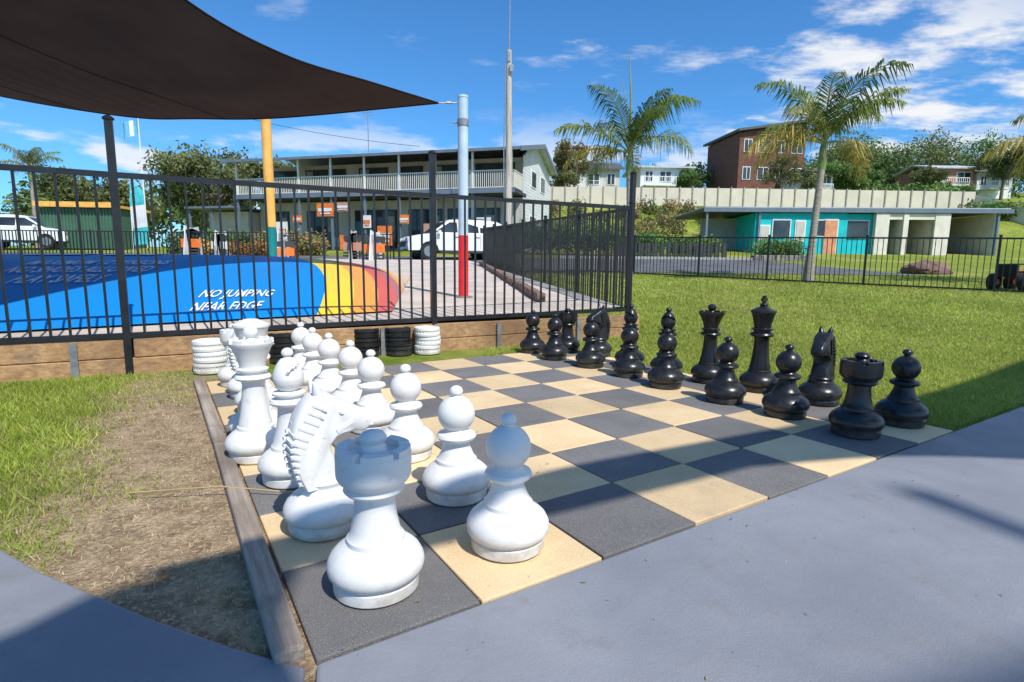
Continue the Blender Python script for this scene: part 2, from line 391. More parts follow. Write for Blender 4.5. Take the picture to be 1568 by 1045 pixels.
# ------------------------------------------------------------ fences
M_fence=mat('black_powdercoat',(.014,.014,.016),.35,.3,8)
def fence(name,pts,zf,height,spacing,post_extra,bar=.016,postw=.05,postbase=None):
    e=empty(name,(pts[0][0],pts[0][1],0)); ox,oy=pts[0]
    bars=MB(); rails=MB(); posts=MB()
    for (x0,y0),(x1,y1) in zip(pts[:-1],pts[1:]):
        L=math.hypot(x1-x0,y1-y0); ang=math.atan2(y1-y0,x1-x0); n=int(L/spacing); z0=zf(x0,y0); z1=zf(x1,y1)
        rails.beam((x0-ox,y0-oy,z0+.01),(x1-ox,y1-oy,z1+.01),.026,.04)
        rails.beam((x0-ox,y0-oy,z0+height),(x1-ox,y1-oy,z1+height),.026,.04)
        for k in range(1,n+1):
            t=k/(n+1); x=x0+(x1-x0)*t-ox; y=y0+(y1-y0)*t-oy; z=z0+(z1-z0)*t
            bars.box((x,y,z+height/2+.004),(bar,bar,height-.04),ang)
    for k,(x,y) in enumerate(pts):
        z=zf(x,y); zb=postbase if postbase is not None else z-.15
        zt=z+height+post_extra
        posts.box((x-ox,y-oy,(zb+zt)/2),(postw,postw,zt-zb),math.atan2(pts[-1][1]-pts[0][1],pts[-1][0]-pts[0][0]))
        posts.lathe([(postw*.74,0),(postw*.74,.012),(postw*.3,.028),(0,.03)],(x-ox,y-oy,zt),12)
    bars.build('bars',[M_fence],e); rails.build('rails',[M_fence],e); posts.build('posts',[M_fence],e)
    return e
D=(2.118,1.195)
ff=[(-2.87-D[0]*3,4.08-D[1]*3),(-2.87-D[0]*2,4.08-D[1]*2),(-2.87-D[0],4.08-D[1]),(-2.87,4.08),(-.755,5.3),(1.36,6.47)]
fence('pool_style_fence',ff,lambda x,y:.27+.02*(x+2.87)/2.1 if x>-2.87 else .27,1.17,.113,.38,postbase=-.05)
def sz(x,y): return .30+.042*(y-6.47)
fence('side_fence',[(1.36-2.3*k/6,6.47+11.6*k/6) for k in range(7)],sz,1.17,.10,.06)
lf=[(2.6,19.3),(3.95,18.15),(5.6,16.8),(7.1,15.55),(8.9,14.1),(10.85,12.5),(12.9,10.85),(15,9.2)]
fence('lawn_boundary_fence',lf,lambda x,y:tzf(x,y)+.04,1.16,.115,.05)

sb=MB(); ang=math.atan2(D[1],D[0]); ux,uy=math.cos(ang),math.sin(ang)
for k in range(-4,3):
    for r in range(2):
        a=k*2.4+(.0 if r else 1.1)
        le=2.39 if a+2.4<=5.0 else 5.0-a
        if le<.2: continue
        cx=-2.87+ux*(a+le/2); cy=4.08+uy*(a+le/2)
        sb.box((cx+.035*uy, cy-.035*ux+.07,.035+r*.15),(le,.06,.146),ang+random.uniform(-.002,.002))
sb.build('sleeper_retaining_wall',[M_sleep],bevel=.008)
M_zinc=mat('galvanised_steel',(.35,.36,.37),.45,.2,20,metal=.7)
pb=MB()
for a in(-3.6,-1.35,-.35,.6,1.9,3.1,4.1):
    cx=-2.87+ux*a; cy=4.08+uy*a; pb.box((cx+.035*uy+.02,cy-.035*ux+.02,.10),(.045,.02,.28),ang)
pb.build('retaining_wall_pegs',[M_zinc])
M_brickb=mat('brown_brick',(.2,.13,.10),.9,.35,9,.5,40)
bb=MB()
for k in range(44):
    t=k/43; x=.35-1.35*t; y=7.0+10.6*t
    bb.box((x+random.uniform(-.01,.01),y,float(platz(x,y))+.05),(.11,.225,.12),math.atan2(10.6,-1.35)-math.pi/2+random.uniform(-.03,.03))
bb.build('brick_garden_border',[M_brickb],bevel=.01)

# ------------------------------------------------------------ jumping pillow
NR,FR,FL,NL=np.array((-1.25,5.75)),np.array((-2.2,12.0)),np.array((-13.5,10.5)),np.array((-10.0,.9))
def pil(s,t):
    s=np.asarray(s,float)[...,None]; t=np.asarray(t,float)[...,None]
    P=(NR*(1-s)+NL*s)*(1-t)+(FR*(1-s)+FL*s)*t
    s=s[...,0]; t=t[...,0]
    a=1-np.abs(2*s-1)**5; b=np.sin(np.pi*np.clip(t,0,1)**.92)
    base=platz(P[...,0],P[...,1])
    z=base+.02+.50*np.clip(a,0,1)**.55*np.clip(b,0,1)**.95
    return P[...,0],P[...,1],z
ns,ntt=200,120
S,T=np.meshgrid(np.linspace(0,1,ns),np.linspace(0,1,ntt))
px,py,pz=pil(S,T)
U=1-S; V=T
cu=np.clip((U-.35)/.65,0,1)
dd=np.hypot(.90*cu**2,.98*V)
idx=np.arange(ns*ntt).reshape(ntt,ns)
F=np.stack([idx[:-1,:-1],idx[1:,:-1],idx[1:,1:],idx[:-1,1:]],-1).reshape(-1,4)
m,nt,b=new_mat('pillow_vinyl'); a=nt.nodes.new('ShaderNodeAttribute'); a.attribute_name='Col'
sp=nt.nodes.new('ShaderNodeSeparateColor'); nt.links.new(a.outputs['Color'],sp.inputs[0])
cr=nt.nodes.new('ShaderNodeValToRGB'); cr.color_ramp.interpolation='CONSTANT'
els=[(0,(.0,.24,.70)),(.70,(.95,.62,.03)),(.78,(.92,.36,.05)),(.85,(.72,.12,.08)),(.905,(.52,.16,.16)),(.95,(.85,.40,.06)),(.985,(.72,.52,.36))]
cr.color_ramp.elements[0].color=els[0][1]+(1,); cr.color_ramp.elements[1].position=els[1][0]; cr.color_ramp.elements[1].color=els[1][1]+(1,)
for p_,c_ in els[2:]:
    e=cr.color_ramp.elements.new(p_); e.color=c_+(1,)
nt.links.new(sp.outputs[0],cr.inputs[0])
tc=nt.nodes.new('ShaderNodeTexCoord'); nn=noise(nt,tc.outputs['Object'],1.2,6,.6)
c=mix_color(nt,ramp(nt,nn,.3,.75),mix_color(nt,.15,cr.outputs[0],(.05,.05,.05)),cr.outputs[0])
nt.links.new(c,b.inputs['Base Color']); b.inputs['Roughness'].default_value=.5; bump(nt,b,nn,.4,.05)
pil_e=empty('jumping_pillow')
np_mesh('pillow_surface',np.c_[px.ravel(),py.ravel(),pz.ravel()],F,[m],cols=np.stack([dd.ravel()]*3,-1),parent=pil_e,smooth=True)
M_sign_w=mat('white_vinyl_lettering',(.85,.85,.85),.5,.05,3)
def surface_text(txt,s0,t0,w,h):
    cu=bpy.data.curves.new('t','FONT'); cu.body=txt; cu.align_x='CENTER'; cu.size=1; cu.resolution_u=2; cu.offset=.012
    to=bpy.data.objects.new('t',cu); LINK(to); dg=bpy.context.evaluated_depsgraph_get(); dg.update()
    me=bpy.data.meshes.new_from_object(to.evaluated_get(dg)); bpy.data.objects.remove(to)
    bm=bmesh.new(); bm.from_mesh(me); bmesh.ops.triangulate(bm,faces=bm.faces)
    bmesh.ops.subdivide_edges(bm,edges=bm.edges,cuts=1)
    co=np.array([v.co[:] for v in bm.verts])
    x,y,z=pil(s0-co[:,0]*w,t0+co[:,1]*h)
    for v,a_,b_,c_ in zip(bm.verts,x,y,z): v.co=(a_,b_,c_+.014)
    bm.to_mesh(me); bm.free(); me.materials.append(M_sign_w)
    o=bpy.data.objects.new('lettering',me); LINK(o); o.parent=pil_e
surface_text('NO JUMPING',.160,.078,.0112,.046)
surface_text('NEAR EDGE',.160,.024,.0112,.046)
surface_text('MAXIMUM 12 PERSONS\nNO SHOES ALLOWED\nPLAY SAFELY',.33,.28,.0125,.06)
pt=MB()
def patch(s0,s1,t0,t1):
    n_=6
    for i_ in range(n_):
        for j_ in range(n_):
            q=[]
            for di,dj in((0,0),(1,0),(1,1),(0,1)):
                x_,y_,z_=pil(s0+(s1-s0)*(i_+di)/n_,t0+(t1-t0)*(j_+dj)/n_); q.append((float(x_),float(y_),float(z_)+.012))
            pt.add(q,[(3,2,1,0)])
patch(.31,.37,.42,.52); patch(.385,.45,.42,.52)
pt.build('patch_panel',[M_sign_w],pil_e)

# ------------------------------------------------------------ poles
M_red=mat('red_paint',(.70,.02,.03),.4,.12,5); M_pblue=mat('pale_blue_paint',(.48,.61,.71),.45,.12,5)
M_yel=mat('yellow_paint',(.80,.44,.10),.45,.12,5); M_teal=mat('teal_paint',(.0,.20,.21),.45,.12,5); M_wht=mat('white_paint',(.75,.76,.76),.5,.08,3)
def striped_pole(name,x,y,z0,z1,r,bands):
    e=empty(name,(x,y,0)); zs=[z0]+[b_[0] for b_ in bands]
    for k,(zt,m_,nm) in enumerate(bands):
        b=MB(); b.lathe([(r,zs[k]),(r,zt)],n=24); 
        if k==len(bands)-1: b.lathe([(r,zt),(r*1.08,zt+.003),(r*1.08,zt+.03),(0,zt+.05)],n=24)
        b.build(nm,[m_],e,smooth=True)
    b=MB(); b.lathe([(r*1.9,z0-.02),(r*1.9,z0+.014),(r,z0+.02)],n=24)
    if z1<3: b.lathe([(r*1.12,2.58),(r*1.12,2.66)],n=24); b.tube([(-.07,0,2.62),(-.13,0,2.62)],.012,6)
    b.build('base_plate_and_collar',[M_zinc],e)
    return e
striped_pole('shade_sail_pole',-.655,7.4,.39,2.92,.066,[(1.2,M_red,'red_section'),(2.92,M_pblue,'blue_section')])
striped_pole('shade_sail_pole',-5.42,12.6,.55,4.6,.105,[(1.6,M_teal,'teal_section'),(4.6,M_yel,'yellow_section')])
striped_pole('shade_sail_pole',-8.1,8.75,.4,3.65,.085,[(1.0,M_yel,'yellow_base'),(1.7,M_pblue,'blue_section'),(3.65,M_yel,'yellow_section')])

# ------------------------------------------------------------ shade sails
def sail_mat():
    m,nt,b=new_mat('shade_cloth'); tc=nt.nodes.new('ShaderNodeTexCoord'); v=tc.outputs['Object']
    n=noise(nt,v,1.5,5); c=mix_color(nt,n,(.022,.017,.015),(.044,.033,.028))
    nt.links.new(c,b.inputs['Base Color']); b.inputs['Roughness'].default_value=.9; b.inputs['Specular IOR Level'].default_value=.1
    wv=nt.nodes.new('ShaderNodeTexWave'); wv.inputs['Scale'].default_value=1.3; wv.inputs['Distortion'].default_value=3; nt.links.new(v,wv.inputs[0]); bump(nt,b,wv.outputs['Fac'],.25,.03)
    t=nt.nodes.new('ShaderNodeBsdfTranslucent'); nt.links.new(mix_color(nt,n,(.030,.019,.016),(.078,.05,.036)),t.inputs[0])
    ms=nt.nodes.new('ShaderNodeMixShader'); ms.inputs[0].default_value=.25
    nt.links.new(b.outputs[0],ms.inputs[1]); nt.links.new(t.outputs[0],ms.inputs[2]); nt.links.new(ms.outputs[0],nt.nodes['Material Output'].inputs[0])
    return m
M_sail=sail_mat()
def qcurve(pts,n):
    P=[np.array(p,float) for p in pts]; P=[2*P[0]-P[1]]+P+[2*P[-1]-P[-2]]
    seg=len(P)-3; out=[]
    for k in range(n+1):
        u=k/n*seg; i=min(int(u),seg-1); t=u-i; a,b_,c_,d_=P[i:i+4]
        out.append(.5*((2*b_)+(-a+c_)*t+(2*a-5*b_+4*c_-d_)*t*t+(-a+3*b_-3*c_+d_)*t**3))
    return np.array(out)
def coons(name,e0,e1,e2,e3,n=40):
    a,b_,c_,d_=[qcurve(e,n) for e in(e0,e1,e2,e3)]
    s=np.linspace(0,1,n+1); G=np.zeros((n+1,n+1,3))
    for i,t in enumerate(s):
        for j,q in enumerate(s):
            G[i,j]=(1-t)*a[j]+t*b_[j]+(1-q)*c_[i]+q*d_[i]-((1-q)*(1-t)*a[0]+q*(1-t)*a[-1]+(1-q)*t*b_[0]+q*t*b_[-1])
    idx=np.arange((n+1)**2).reshape(n+1,n+1)
    F=np.stack([idx[:-1,:-1],idx[:-1,1:],idx[1:,1:],idx[1:,:-1]],-1).reshape(-1,4)
    e=empty(name)
    np_mesh('cloth',G.reshape(-1,3),F,[M_sail],parent=e,smooth=True)
    hb=MB()
    for cv in(a,b_,c_,d_): hb.tube([tuple(p) for p in cv],.011,6)
    for j in(13,27): hb.tube([tuple(G[i,j]-np.array((0,0,.002))) for i in range(n+1)],.005,4)
    hb.build('hem_cable',[M_sail],e); return e
A_=(-.96,7.33,2.84); B_=(-9.6,9.3,3.75); C_=(-9.0,.2,3.1); D_=(-3.2,.6,3.9)
sail=coons('unseen_shade_sail',[A_,(-3.05,7.62,2.72),(-4.27,7.8,2.74),(-5.34,7.97,2.80),(-7.2,8.15,3.10),B_],
      [D_,(-6,.9,3.4),C_],[A_,(-1.6,6.6,2.85),(-2.33,5.9,2.90),(-2.80,4.85,3.02),(-3.05,3,3.35),D_],[B_,(-8.7,5,3.3),C_])
cb2=MB(); cb2.tube([A_,(-.72,7.39,2.86)],.008,6); cb2.tube([(-.80,7.37,2.853),(-.86,7.355,2.85)],.016,6); cb2.build('turnbuckle',[M_zinc],sail)
EL=math.radians(52); SH=np.array((-.55,.835)); SH/=np.linalg.norm(SH); K=1/math.tan(EL)
def lift(p,z): return (p[0]-SH[0]*K*z,p[1]-SH[1]*K*z,z)
def up_pts(l): return [lift((x,y),z) for x,y,z in l]
coons('unseen_shade_sail',up_pts([(-1.0,1.40,3.5),(-.3,1.82,3.55),(.25,2.20,3.6),(1.0,2.58,3.7),(1.8,3.0,3.8),(3.2,3.9,4.0),(5.5,5.6,4.4)]),  # unseen sail, outline traced back along the sun from its shadow on the board
      up_pts([(4.5,1.9,4.2),(5.6,2.9,4.0),(7.5,3.8,4.0)]),
      up_pts([(-1.0,1.40,3.5),(-.45,1.46,3.5),(.0,1.68,3.6),(.55,2.04,3.7),(1.2,2.28,3.8),(2.2,2.36,3.9),(4.5,1.9,4.2)]),
      up_pts([(5.5,5.6,4.4),(6.2,4.6,4.2),(7.5,3.8,4.0)]))
coons('unseen_shade_sail',up_pts([(-.60,1.52,4.6),(-1.0,1.33,4.6),(-1.2,1.05,4.6),(-1.9,.7,4.6),(-3.2,.5,4.6)]),  # second unseen sail, added and shaped to shade the near left ground
      up_pts([(1.2,-.6,4.5),(0,-2.4,4.4),(-3.6,-2.6,4.4)]),
      up_pts([(-.60,1.52,4.6),(-.54,1.2,4.6),(-.35,.92,4.6),(.1,.55,4.6),(1.2,-.6,4.5)]),
      up_pts([(-3.2,.5,4.6),(-3.2,-1,4.5),(-3.6,-2.6,4.4)]))
pg=empty('added_shade_beams'); pgb=MB()  # unseen beams added high overhead only to cast soft streaks on the path
for k,(a,b2,w) in enumerate([((.2,.70),(3.9,1.95),.13),((1.5,2.0),(2.0,.7),.12)]):
    pgb.beam(lift(a,11.0+.12*k),lift(b2,11.0+.12*k),w,.05)
pgb.build('beams',[mat('grey_timber',(.2,.19,.18),.8)],pg)

# ------------------------------------------------------------ foliage helpers
M_leaf=attr_mat('foliage',.55,.3)
def leaf_cloud(centers,radii,n,size,cols,flat=.8):
    k=len(centers); pr=radii**2/np.sum(radii**2); ci=rng.choice(k,n,p=pr)
    d=rng.normal(size=(n,3)); d/=np.linalg.norm(d,axis=1)[:,None]; r=rng.random(n)**.45
    r*=1+.35*np.sin(d[:,0]*5+ci)*np.sin(d[:,1]*6+ci*2)
    P=centers[ci]+d*(r*radii[ci])[:,None]*np.array((1,1,flat))
    a=rng.normal(size=(n,3)); a/=np.linalg.norm(a,axis=1)[:,None]
    b_=np.cross(a,rng.normal(size=(n,3))); b_/=np.linalg.norm(b_,axis=1)[:,None]
    sz_=size*(.6+.8*rng.random(n))[:,None]
    V=np.stack([P-a*sz_,P-b_*sz_*.45,P+a*sz_,P+b_*sz_*.45],1).reshape(-1,3)
    F=np.arange(n*4).reshape(n,4)
    cols=np.array(cols); kc=rng.integers(0,len(cols),k); c=np.where(rng.random(n)[:,None]<.55,cols[kc[ci]],cols[rng.integers(0,len(cols),n)])
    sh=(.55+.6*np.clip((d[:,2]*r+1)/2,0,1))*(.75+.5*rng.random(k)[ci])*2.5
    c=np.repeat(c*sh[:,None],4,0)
    return V,F,c
OLIVE=[(.055,.07,.024),(.075,.085,.032),(.10,.105,.04),(.045,.058,.02)]
GREEN=[(.045,.085,.02),(.06,.12,.03),(.035,.06,.018),(.09,.13,.035)]
BROWNG=[(.14,.09,.04),(.10,.09,.035),(.17,.12,.055),(.06,.07,.03)]
M_bark=mat('bark',(.16,.13,.10),.9,.3,6,.6,30)
def tree(name,x,y,h,r,cols,n=5000,leaf=.14,zb=None,squash=.75):
    zb=tzf(x,y) if zb is None else zb; e=empty(name,(x,y,zb)); b=MB()
    b.tube([(0,0,-.2),(.05,0,h*.3),(0,.1,h*.6)],[h*.03,h*.024,h*.014],8)
    cs=[]; rs=[]
    for k in range(15):
        a=random.random()*6.28; rr=r*math.sqrt(random.random())*.85; zz=h-r*squash+random.uniform(-.7,.6)*r*squash
        cs.append((rr*math.cos(a),rr*math.sin(a),zz)); rs.append(r*random.uniform(.2,.45))
        b.tube([(0,.03,h*.35),(cs[-1][0]*.5,cs[-1][1]*.5,(h*.35+zz)/2),cs[-1]],[h*.013,h*.009,h*.003],5)
    b.build('trunk',[M_bark],e,smooth=True)
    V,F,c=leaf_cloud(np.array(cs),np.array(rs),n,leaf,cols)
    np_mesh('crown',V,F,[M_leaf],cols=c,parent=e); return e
def bush(name,boxes,n,leaf,cols):
    cs=[];rs=[]
    for (x,y,z,r) in boxes: cs.append((x,y,z)); rs.append(r)
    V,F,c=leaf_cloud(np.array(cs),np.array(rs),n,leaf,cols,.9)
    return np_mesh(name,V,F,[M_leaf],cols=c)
PALMC=[(.15,.22,.05),(.20,.25,.06),(.10,.16,.04),(.27,.27,.08)]
M_ptr=mat('palm_trunk',(.32,.28,.23),.85,.25,7,.5,25,stretch=(1,1,5)); M_csh=mat('crownshaft',(.20,.25,.07),.5,.25,4); M_fst=mat('frond_stem',(.26,.27,.09),.5)
def palm(name,x,y,h,fl,els,lean=(0,0),yellow=.25,spear=0,tr=.1,seed=1,zb=None,az0=0):
    R=random.Random(seed); zb=tzf(x,y) if zb is None else zb
    e=empty(name,(x,y,zb)); b=MB(); cs_=h*.2
    top=Vector((lean[0],lean[1],h)); pts=[];rs=[]; nseg=34
    for k in range(nseg+1):
        t=k/nseg; pts.append((lean[0]*t**1.5,lean[1]*t**1.5,-.1+(h-cs_+.1)*t)); rs.append(tr*(1.35-.5*min(1,t*3) if t<.33 else .85-.15*t)*(1+.05*(k%2)))
    b.tube(pts,rs,14); b.build('trunk',[M_ptr],e,smooth=True,angle=60)
    b=MB(); b.tube([pts[-1],(lean[0],lean[1],h-cs_*.7),(lean[0],lean[1],h-cs_*.25),(lean[0],lean[1],h+.03)],[tr*.72,tr*.95,tr*.75,tr*.35],14)
    b.build('crownshaft',[M_csh],e,smooth=True)
    V=[];F=[];C=[]; ra=MB()
    for f,el0 in enumerate(els):
        az=az0+f*2.39996+R.uniform(-.3,.3); el=math.radians(el0+R.uniform(-7,7)); L=fl*R.uniform(.8,1.12)
        droop=R.uniform(.9,1.6)*(1.15 if el0<40 else 1); col=np.array(R.choice(PALMC)); twist=R.uniform(-.5,.5)
        if el0<30 and R.random()<yellow*2: col=np.array((.50,.38,.09))
        p=top.copy()-Vector((0,0,.08)); P=[p.copy()]; n=28; a=el; Ds=[]
        for k in range(n):
            az_=az+twist*(k/n)**2
            d=Vector((math.cos(az_)*math.cos(a),math.sin(az_)*math.cos(a),math.sin(a))); Ds.append(d); p=p+d*(L/n); P.append(p.copy()); a-=droop/n*(.3+1.7*k/n)
        ra.tube([tuple(q) for q in P],[.024*(1-k/(n+4))+.004 for k in range(n+1)],5)
        for k in range(4,n+1):
            for sub in range(2):
                d=Ds[min(k,n-1)]; side=d.cross(Vector((0,0,1))).normalized(); upv=side.cross(d)
                t=(k+sub*.5)/n; ll=L*.29*math.sin(math.pi*min(1,.12+.84*t))**.7*R.uniform(.7,1.12)
                base=P[k] if sub==0 else (P[k]+P[max(0,k-1)])/2
                for sg in(-1,1):
                    if R.random()<.08: continue
                    dr=(side*sg*.8+d*(.35+.5*t)+upv*R.uniform(-.15,.4)).normalized()
                    m1=base+dr*ll*.5; tip=base+dr*ll*.8+Vector((0,0,-ll*R.uniform(.35,.85)))
                    w=d*.017*fl/2.2
                    o=len(V); V+=[base-w*.6,base+w*.6,m1+w*1.1,m1-w*1.1,tip+w*.15,tip-w*.15]
                    F+=[(o,o+1,o+2,o+3),(o+3,o+2,o+4,o+5)]
                    cc=col*R.uniform(.6,1.3); C+=[tuple(cc)]*4+[tuple(cc*1.2)]*2
    if spear:
        ra.tube([(lean[0],lean[1],h),(lean[0]-.02,lean[1],h+spear*.5),(lean[0]-.12,lean[1],h+spear)],[.045,.03,.008],6)
        ra.tube([(lean[0],lean[1],h),(lean[0]-.1,lean[1],h+spear*.35),(lean[0]-.3,lean[1],h+spear*.72)],[.03,.018,.005],6)
    ra.build('frond_stems',[M_fst],e,smooth=True)
    np_mesh('fronds',np.array([v[:] for v in V]),np.array(F),[M_leaf],cols=np.array(C),parent=e)
palm('palm_tree',3.38,16.2,3.6,2.35,[78,60,46,70,36,56,24,64,42,16,66,12],(-.1,0),.35,2.7,.10,seed=3)
palm('palm_tree',8.13,15.3,3.75,2.55,[76,62,50,72,40,58,26,66,44,16,54,34,70,20],(.12,0),.35,.6,.115,seed=9,az0=.6)
palm('palm_tree',14.75,14.4,3.7,2.5,[70,58,44,66,34,52,26,60,40,18,50,30,62],(0,0),.2,0,.11,seed=5)
palm('palm_tree',-28.0,33,4.7,1.9,[70,55,40,62,30,50,20,58,36,15,45],(0,0),.1,0,.13,seed=8)

# ------------------------------------------------------------ grass blades
def blades(P,h,w,cols):
    n=len(P); a=rng.random(n)*2*np.pi; dx=np.c_[np.cos(a),np.sin(a),np.zeros(n)]*w[:,None]
    ln=rng.normal(size=(n,2))*.6; tip=P+np.c_[ln*h[:,None],h]
    V=np.stack([P-dx,P+dx,tip],1).reshape(-1,3); F=np.arange(3*n).reshape(n,3); C=np.repeat(cols,3,0)
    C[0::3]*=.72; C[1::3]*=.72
    return V,F,C
GC=np.array([(.23,.35,.035),(.34,.45,.05),(.44,.51,.075),(.56,.56,.14),(.68,.58,.28)])
def gcol(n,pr): return GC[rng.choice(5,n,p=pr)]*(.72+.5*rng.random(n))[:,None]
def brd(x,y): return ((x-OX)*CS+(y-OY)*SN, -(x-OX)*SN+(y-OY)*CS)
cedge_x=np.array([-8,-5,-2.2,-1.27,-.85,-.6,-.425]); cedge_y=np.array([1.5,3.3,1.9,1.39,1.2,1.1,1.045])
n=340000; x=rng.uniform(-5.2,-.3,n); y=rng.uniform(1.0,5.4,n)
bx,by=brd(x,y); patch_=np.sin(x*5.1+y*2.3)*np.sin(y*4.3-x*1.7)+.6*np.sin(x*11+y*7)*np.sin(y*9-x*5)
ok=(bx<-.085)&(y>np.interp(x,cedge_x,cedge_y)+.01)&(y<4.08+.5642*(x+2.87)-.06)
dirtd=np.clip((-bx-.38)/.42+.22*np.sin(by*5+.7)+.25*patch_,0,1); dirtd=np.where(by>2.6,np.clip(dirtd+.25,0,1),dirtd)
ok&=rng.random(n)<(.26+.74*dirtd**1.3)
x,y,dirtd=x[ok],y[ok],dirtd[ok]; n=len(x); patch_=patch_[ok]
c=gcol(n,[.25,.3,.25,.13,.07])*(1+.15*patch_)[:,None]; dry=np.array((.60,.46,.29))*(.5+.9*rng.random(n))[:,None]
isdry=rng.random(n)>dirtd**.8+.03; c[isdry]=dry[isdry]
P=np.c_[x,y,np.full(n,-.014)]
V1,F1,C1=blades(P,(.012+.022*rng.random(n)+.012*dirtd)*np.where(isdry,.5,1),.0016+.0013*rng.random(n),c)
n=440000; q=rng.random(n); yy=1/(1/2.4+q*(1/19.0-1/2.4)); xx=rng.uniform(-.05,1.02,n)*yy*1.02
bx,by=brd(xx,yy)
sfx=np.interp(yy,[6.47,18.1],[1.36,-.94])
ok=(by>.03)&((bx>3.22)|(by>3.22))&((yy<6.4)&(yy<5.68+.5642*xx-.06)|(yy>=6.4)&(xx>sfx+.03))
x,y=xx[ok],yy[ok]; n=len(x); s_=np.clip(y/4,1,4)
pn=np.sin(x*1.7+.6*y)*np.sin(y*1.1-x*.7)+.5*np.sin(x*4.1)*np.sin(y*3.3)+.5*np.sin(x*.8-y*.5)
c=gcol(n,[.12,.24,.32,.24,.08]); c*=(1+.14*pn)[:,None]
P=np.c_[x,y,tz(x,y)-.003]
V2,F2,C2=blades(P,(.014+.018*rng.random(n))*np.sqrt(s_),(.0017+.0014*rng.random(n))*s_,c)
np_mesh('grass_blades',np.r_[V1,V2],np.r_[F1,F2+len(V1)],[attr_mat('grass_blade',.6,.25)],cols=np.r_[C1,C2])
tb=MB(); tb.tube([(-1.35,1.86,.02),(-1.05,1.9,.03),(-.8,1.88,.02),(-.62,1.86,.035)],[.0025,.003,.003,.0015],6); tb.build('dry_stick',[mat('straw',(.45,.33,.16),.8)])
n=700; x=rng.uniform(-.6,3.4,n); y=rng.uniform(.7,5.2,n); bx,by=brd(x,y); k_=(bx>0)&(by>-1.2)&(by<3.2); x=x[k_];y=y[k_];n=len(x)
a=rng.random(n)*6.28; l=.003+.008*rng.random(n)**3; dx=np.c_[np.cos(a)*l,np.sin(a)*l,np.zeros(n)]; dy=np.c_[-np.sin(a)*l*.3,np.cos(a)*l*.3,np.zeros(n)]
P=np.c_[x,y,np.full(n,.0075)]; V=np.stack([P-dx,P-dy,P+dx,P+dy],1).reshape(-1,3)
np_mesh('leaf_litter',V,np.arange(4*n).reshape(n,4),[attr_mat('dry_leaf',.8,0)],cols=np.repeat(np.array([(.22,.14,.07),(.12,.08,.05),(.35,.26,.13),(.2,.22,.06)])[rng.integers(0,4,n)],4,0))

# ------------------------------------------------------------ two storey building
M_wallc=mat('cream_render',(.56,.53,.47),.85,.1,1.5); M_weather=mat('white_weatherboard',(.66,.68,.69),.7,.08,2)
M_glass=mat('window_glass',(.04,.05,.06),.08,.5,.8)
M_roof=mat('grey_metal_roof',(.50,.53,.56),.45,.1,3,metal=.1); M_trim=mat('slate_blue_trim',(.14,.18,.23),.5,.1,3)
M_char=mat('charcoal_trim',(.045,.048,.052),.5,.2,3)
ts=empty('two_storey_building',(-16.9,34.6,1.55),math.atan2(-4.6,16.9))
W=17.5; H1=3.15; HE=5.25
b=MB(); b.box((W/2,5.6,1.5),(W,7.2,3.0)); b.box((W/2,5.9,4.15),(W,6.6,2.3)); 
b.build('walls',[M_wallc],ts)
b=MB()
for k in range(34):
    z=.1+k*.19
    half=3.6 if z<5.25 else max(.1,3.6*(6.55-z)/1.3)
    b.box((W+.03,5.6,z),(.05,half*2,.175))
b.box((W+.0,5.6,5.5),(.04,5.4,.9)); b.build('side_cladding',[M_weather],ts)
b=MB()
for (yy,zz,w,h) in((4.2,1.6,1.6,1.1),(7.3,1.6,1.4,1.1),(4.4,4.3,1.2,1.0),(6.9,4.3,1.2,1.0)):
    b.box((W+.07,yy,zz),(.05,w,h),mi=0); b.box((W+.09,yy,zz),(.05,w-.16,h-.16),mi=1)
b.build('side_windows',[M_wht,M_glass],ts)
M_curt=mat('curtain_fabric',(.35,.33,.29),.9,.2,3)
b=MB()
ups=[(1.3,1.8),(3.6,1.6),(5.2,1.0),(7.6,2.0),(10.1,1.6),(12.4,2.0),(15.4,2.4)]
for q,(cx,w) in enumerate(ups):
    b.box((cx+.3,2.57,4.2),(w,.06,1.7),mi=0); b.box((cx+.3,2.545,4.2),(w-.14,.06,1.56),mi=1); b.box((cx+.3,2.51,4.2),(.05,.05,1.56),mi=0)
    if q%2: b.box((cx+.3-w*.28,2.505,4.2),(w*.3,.01,1.5),mi=2)
for cx,w in((1.4,1.6),(4.6,2.2),(8.4,3.0),(11.6,2.2),(14.6,3.2)):
    b.box((cx,1.97,1.3),(w,.06,2.3),mi=0); b.box((cx,1.945,1.3),(w-.16,.06,2.14),mi=1); b.box((cx,1.91,1.3),(.06,.05,2.14),mi=0); b.box((cx-w*.25,1.905,1.3),(.05,.04,2.14),mi=0); b.box((cx+w*.3,1.905,1.6),(w*.2,.01,.9),mi=2)
b.build('windows_and_doors',[M_char,M_glass,M_curt],ts)
b=MB(); b.box((W/2,1.2,H1),(W+.2,2.6,.16),mi=0); b.box((W/2,-.13,H1),(W+.24,.05,.26),mi=1)
for k in range(9):
    xx=.1+k*(W-.2)/8
    b.box((xx,0,1.55),(.12,.12,3.1),mi=1); b.box((xx,0,4.2),(.1,.1,2.0),mi=2)
b.build('veranda_frame',[M_char,M_trim,M_wht],ts)
b=MB(); b.box((W/2,0,H1+1.05),(W,.06,.05)); b.box((W/2,0,H1+.18),(W,.05,.04))
for k in range(150): b.box((.08+k*(W-.16)/149,0,H1+.62),(.035,.03,.86))
for k in range(18): b.box((W,.1+k*.13,H1+.62),(.03,.035,.86))
b.box((W,1.2,H1+1.05),(.06,2.4,.05))
b.build('balcony_railing',[mat('cream_balustrade',(.74,.71,.62),.5,.05,3)],ts)
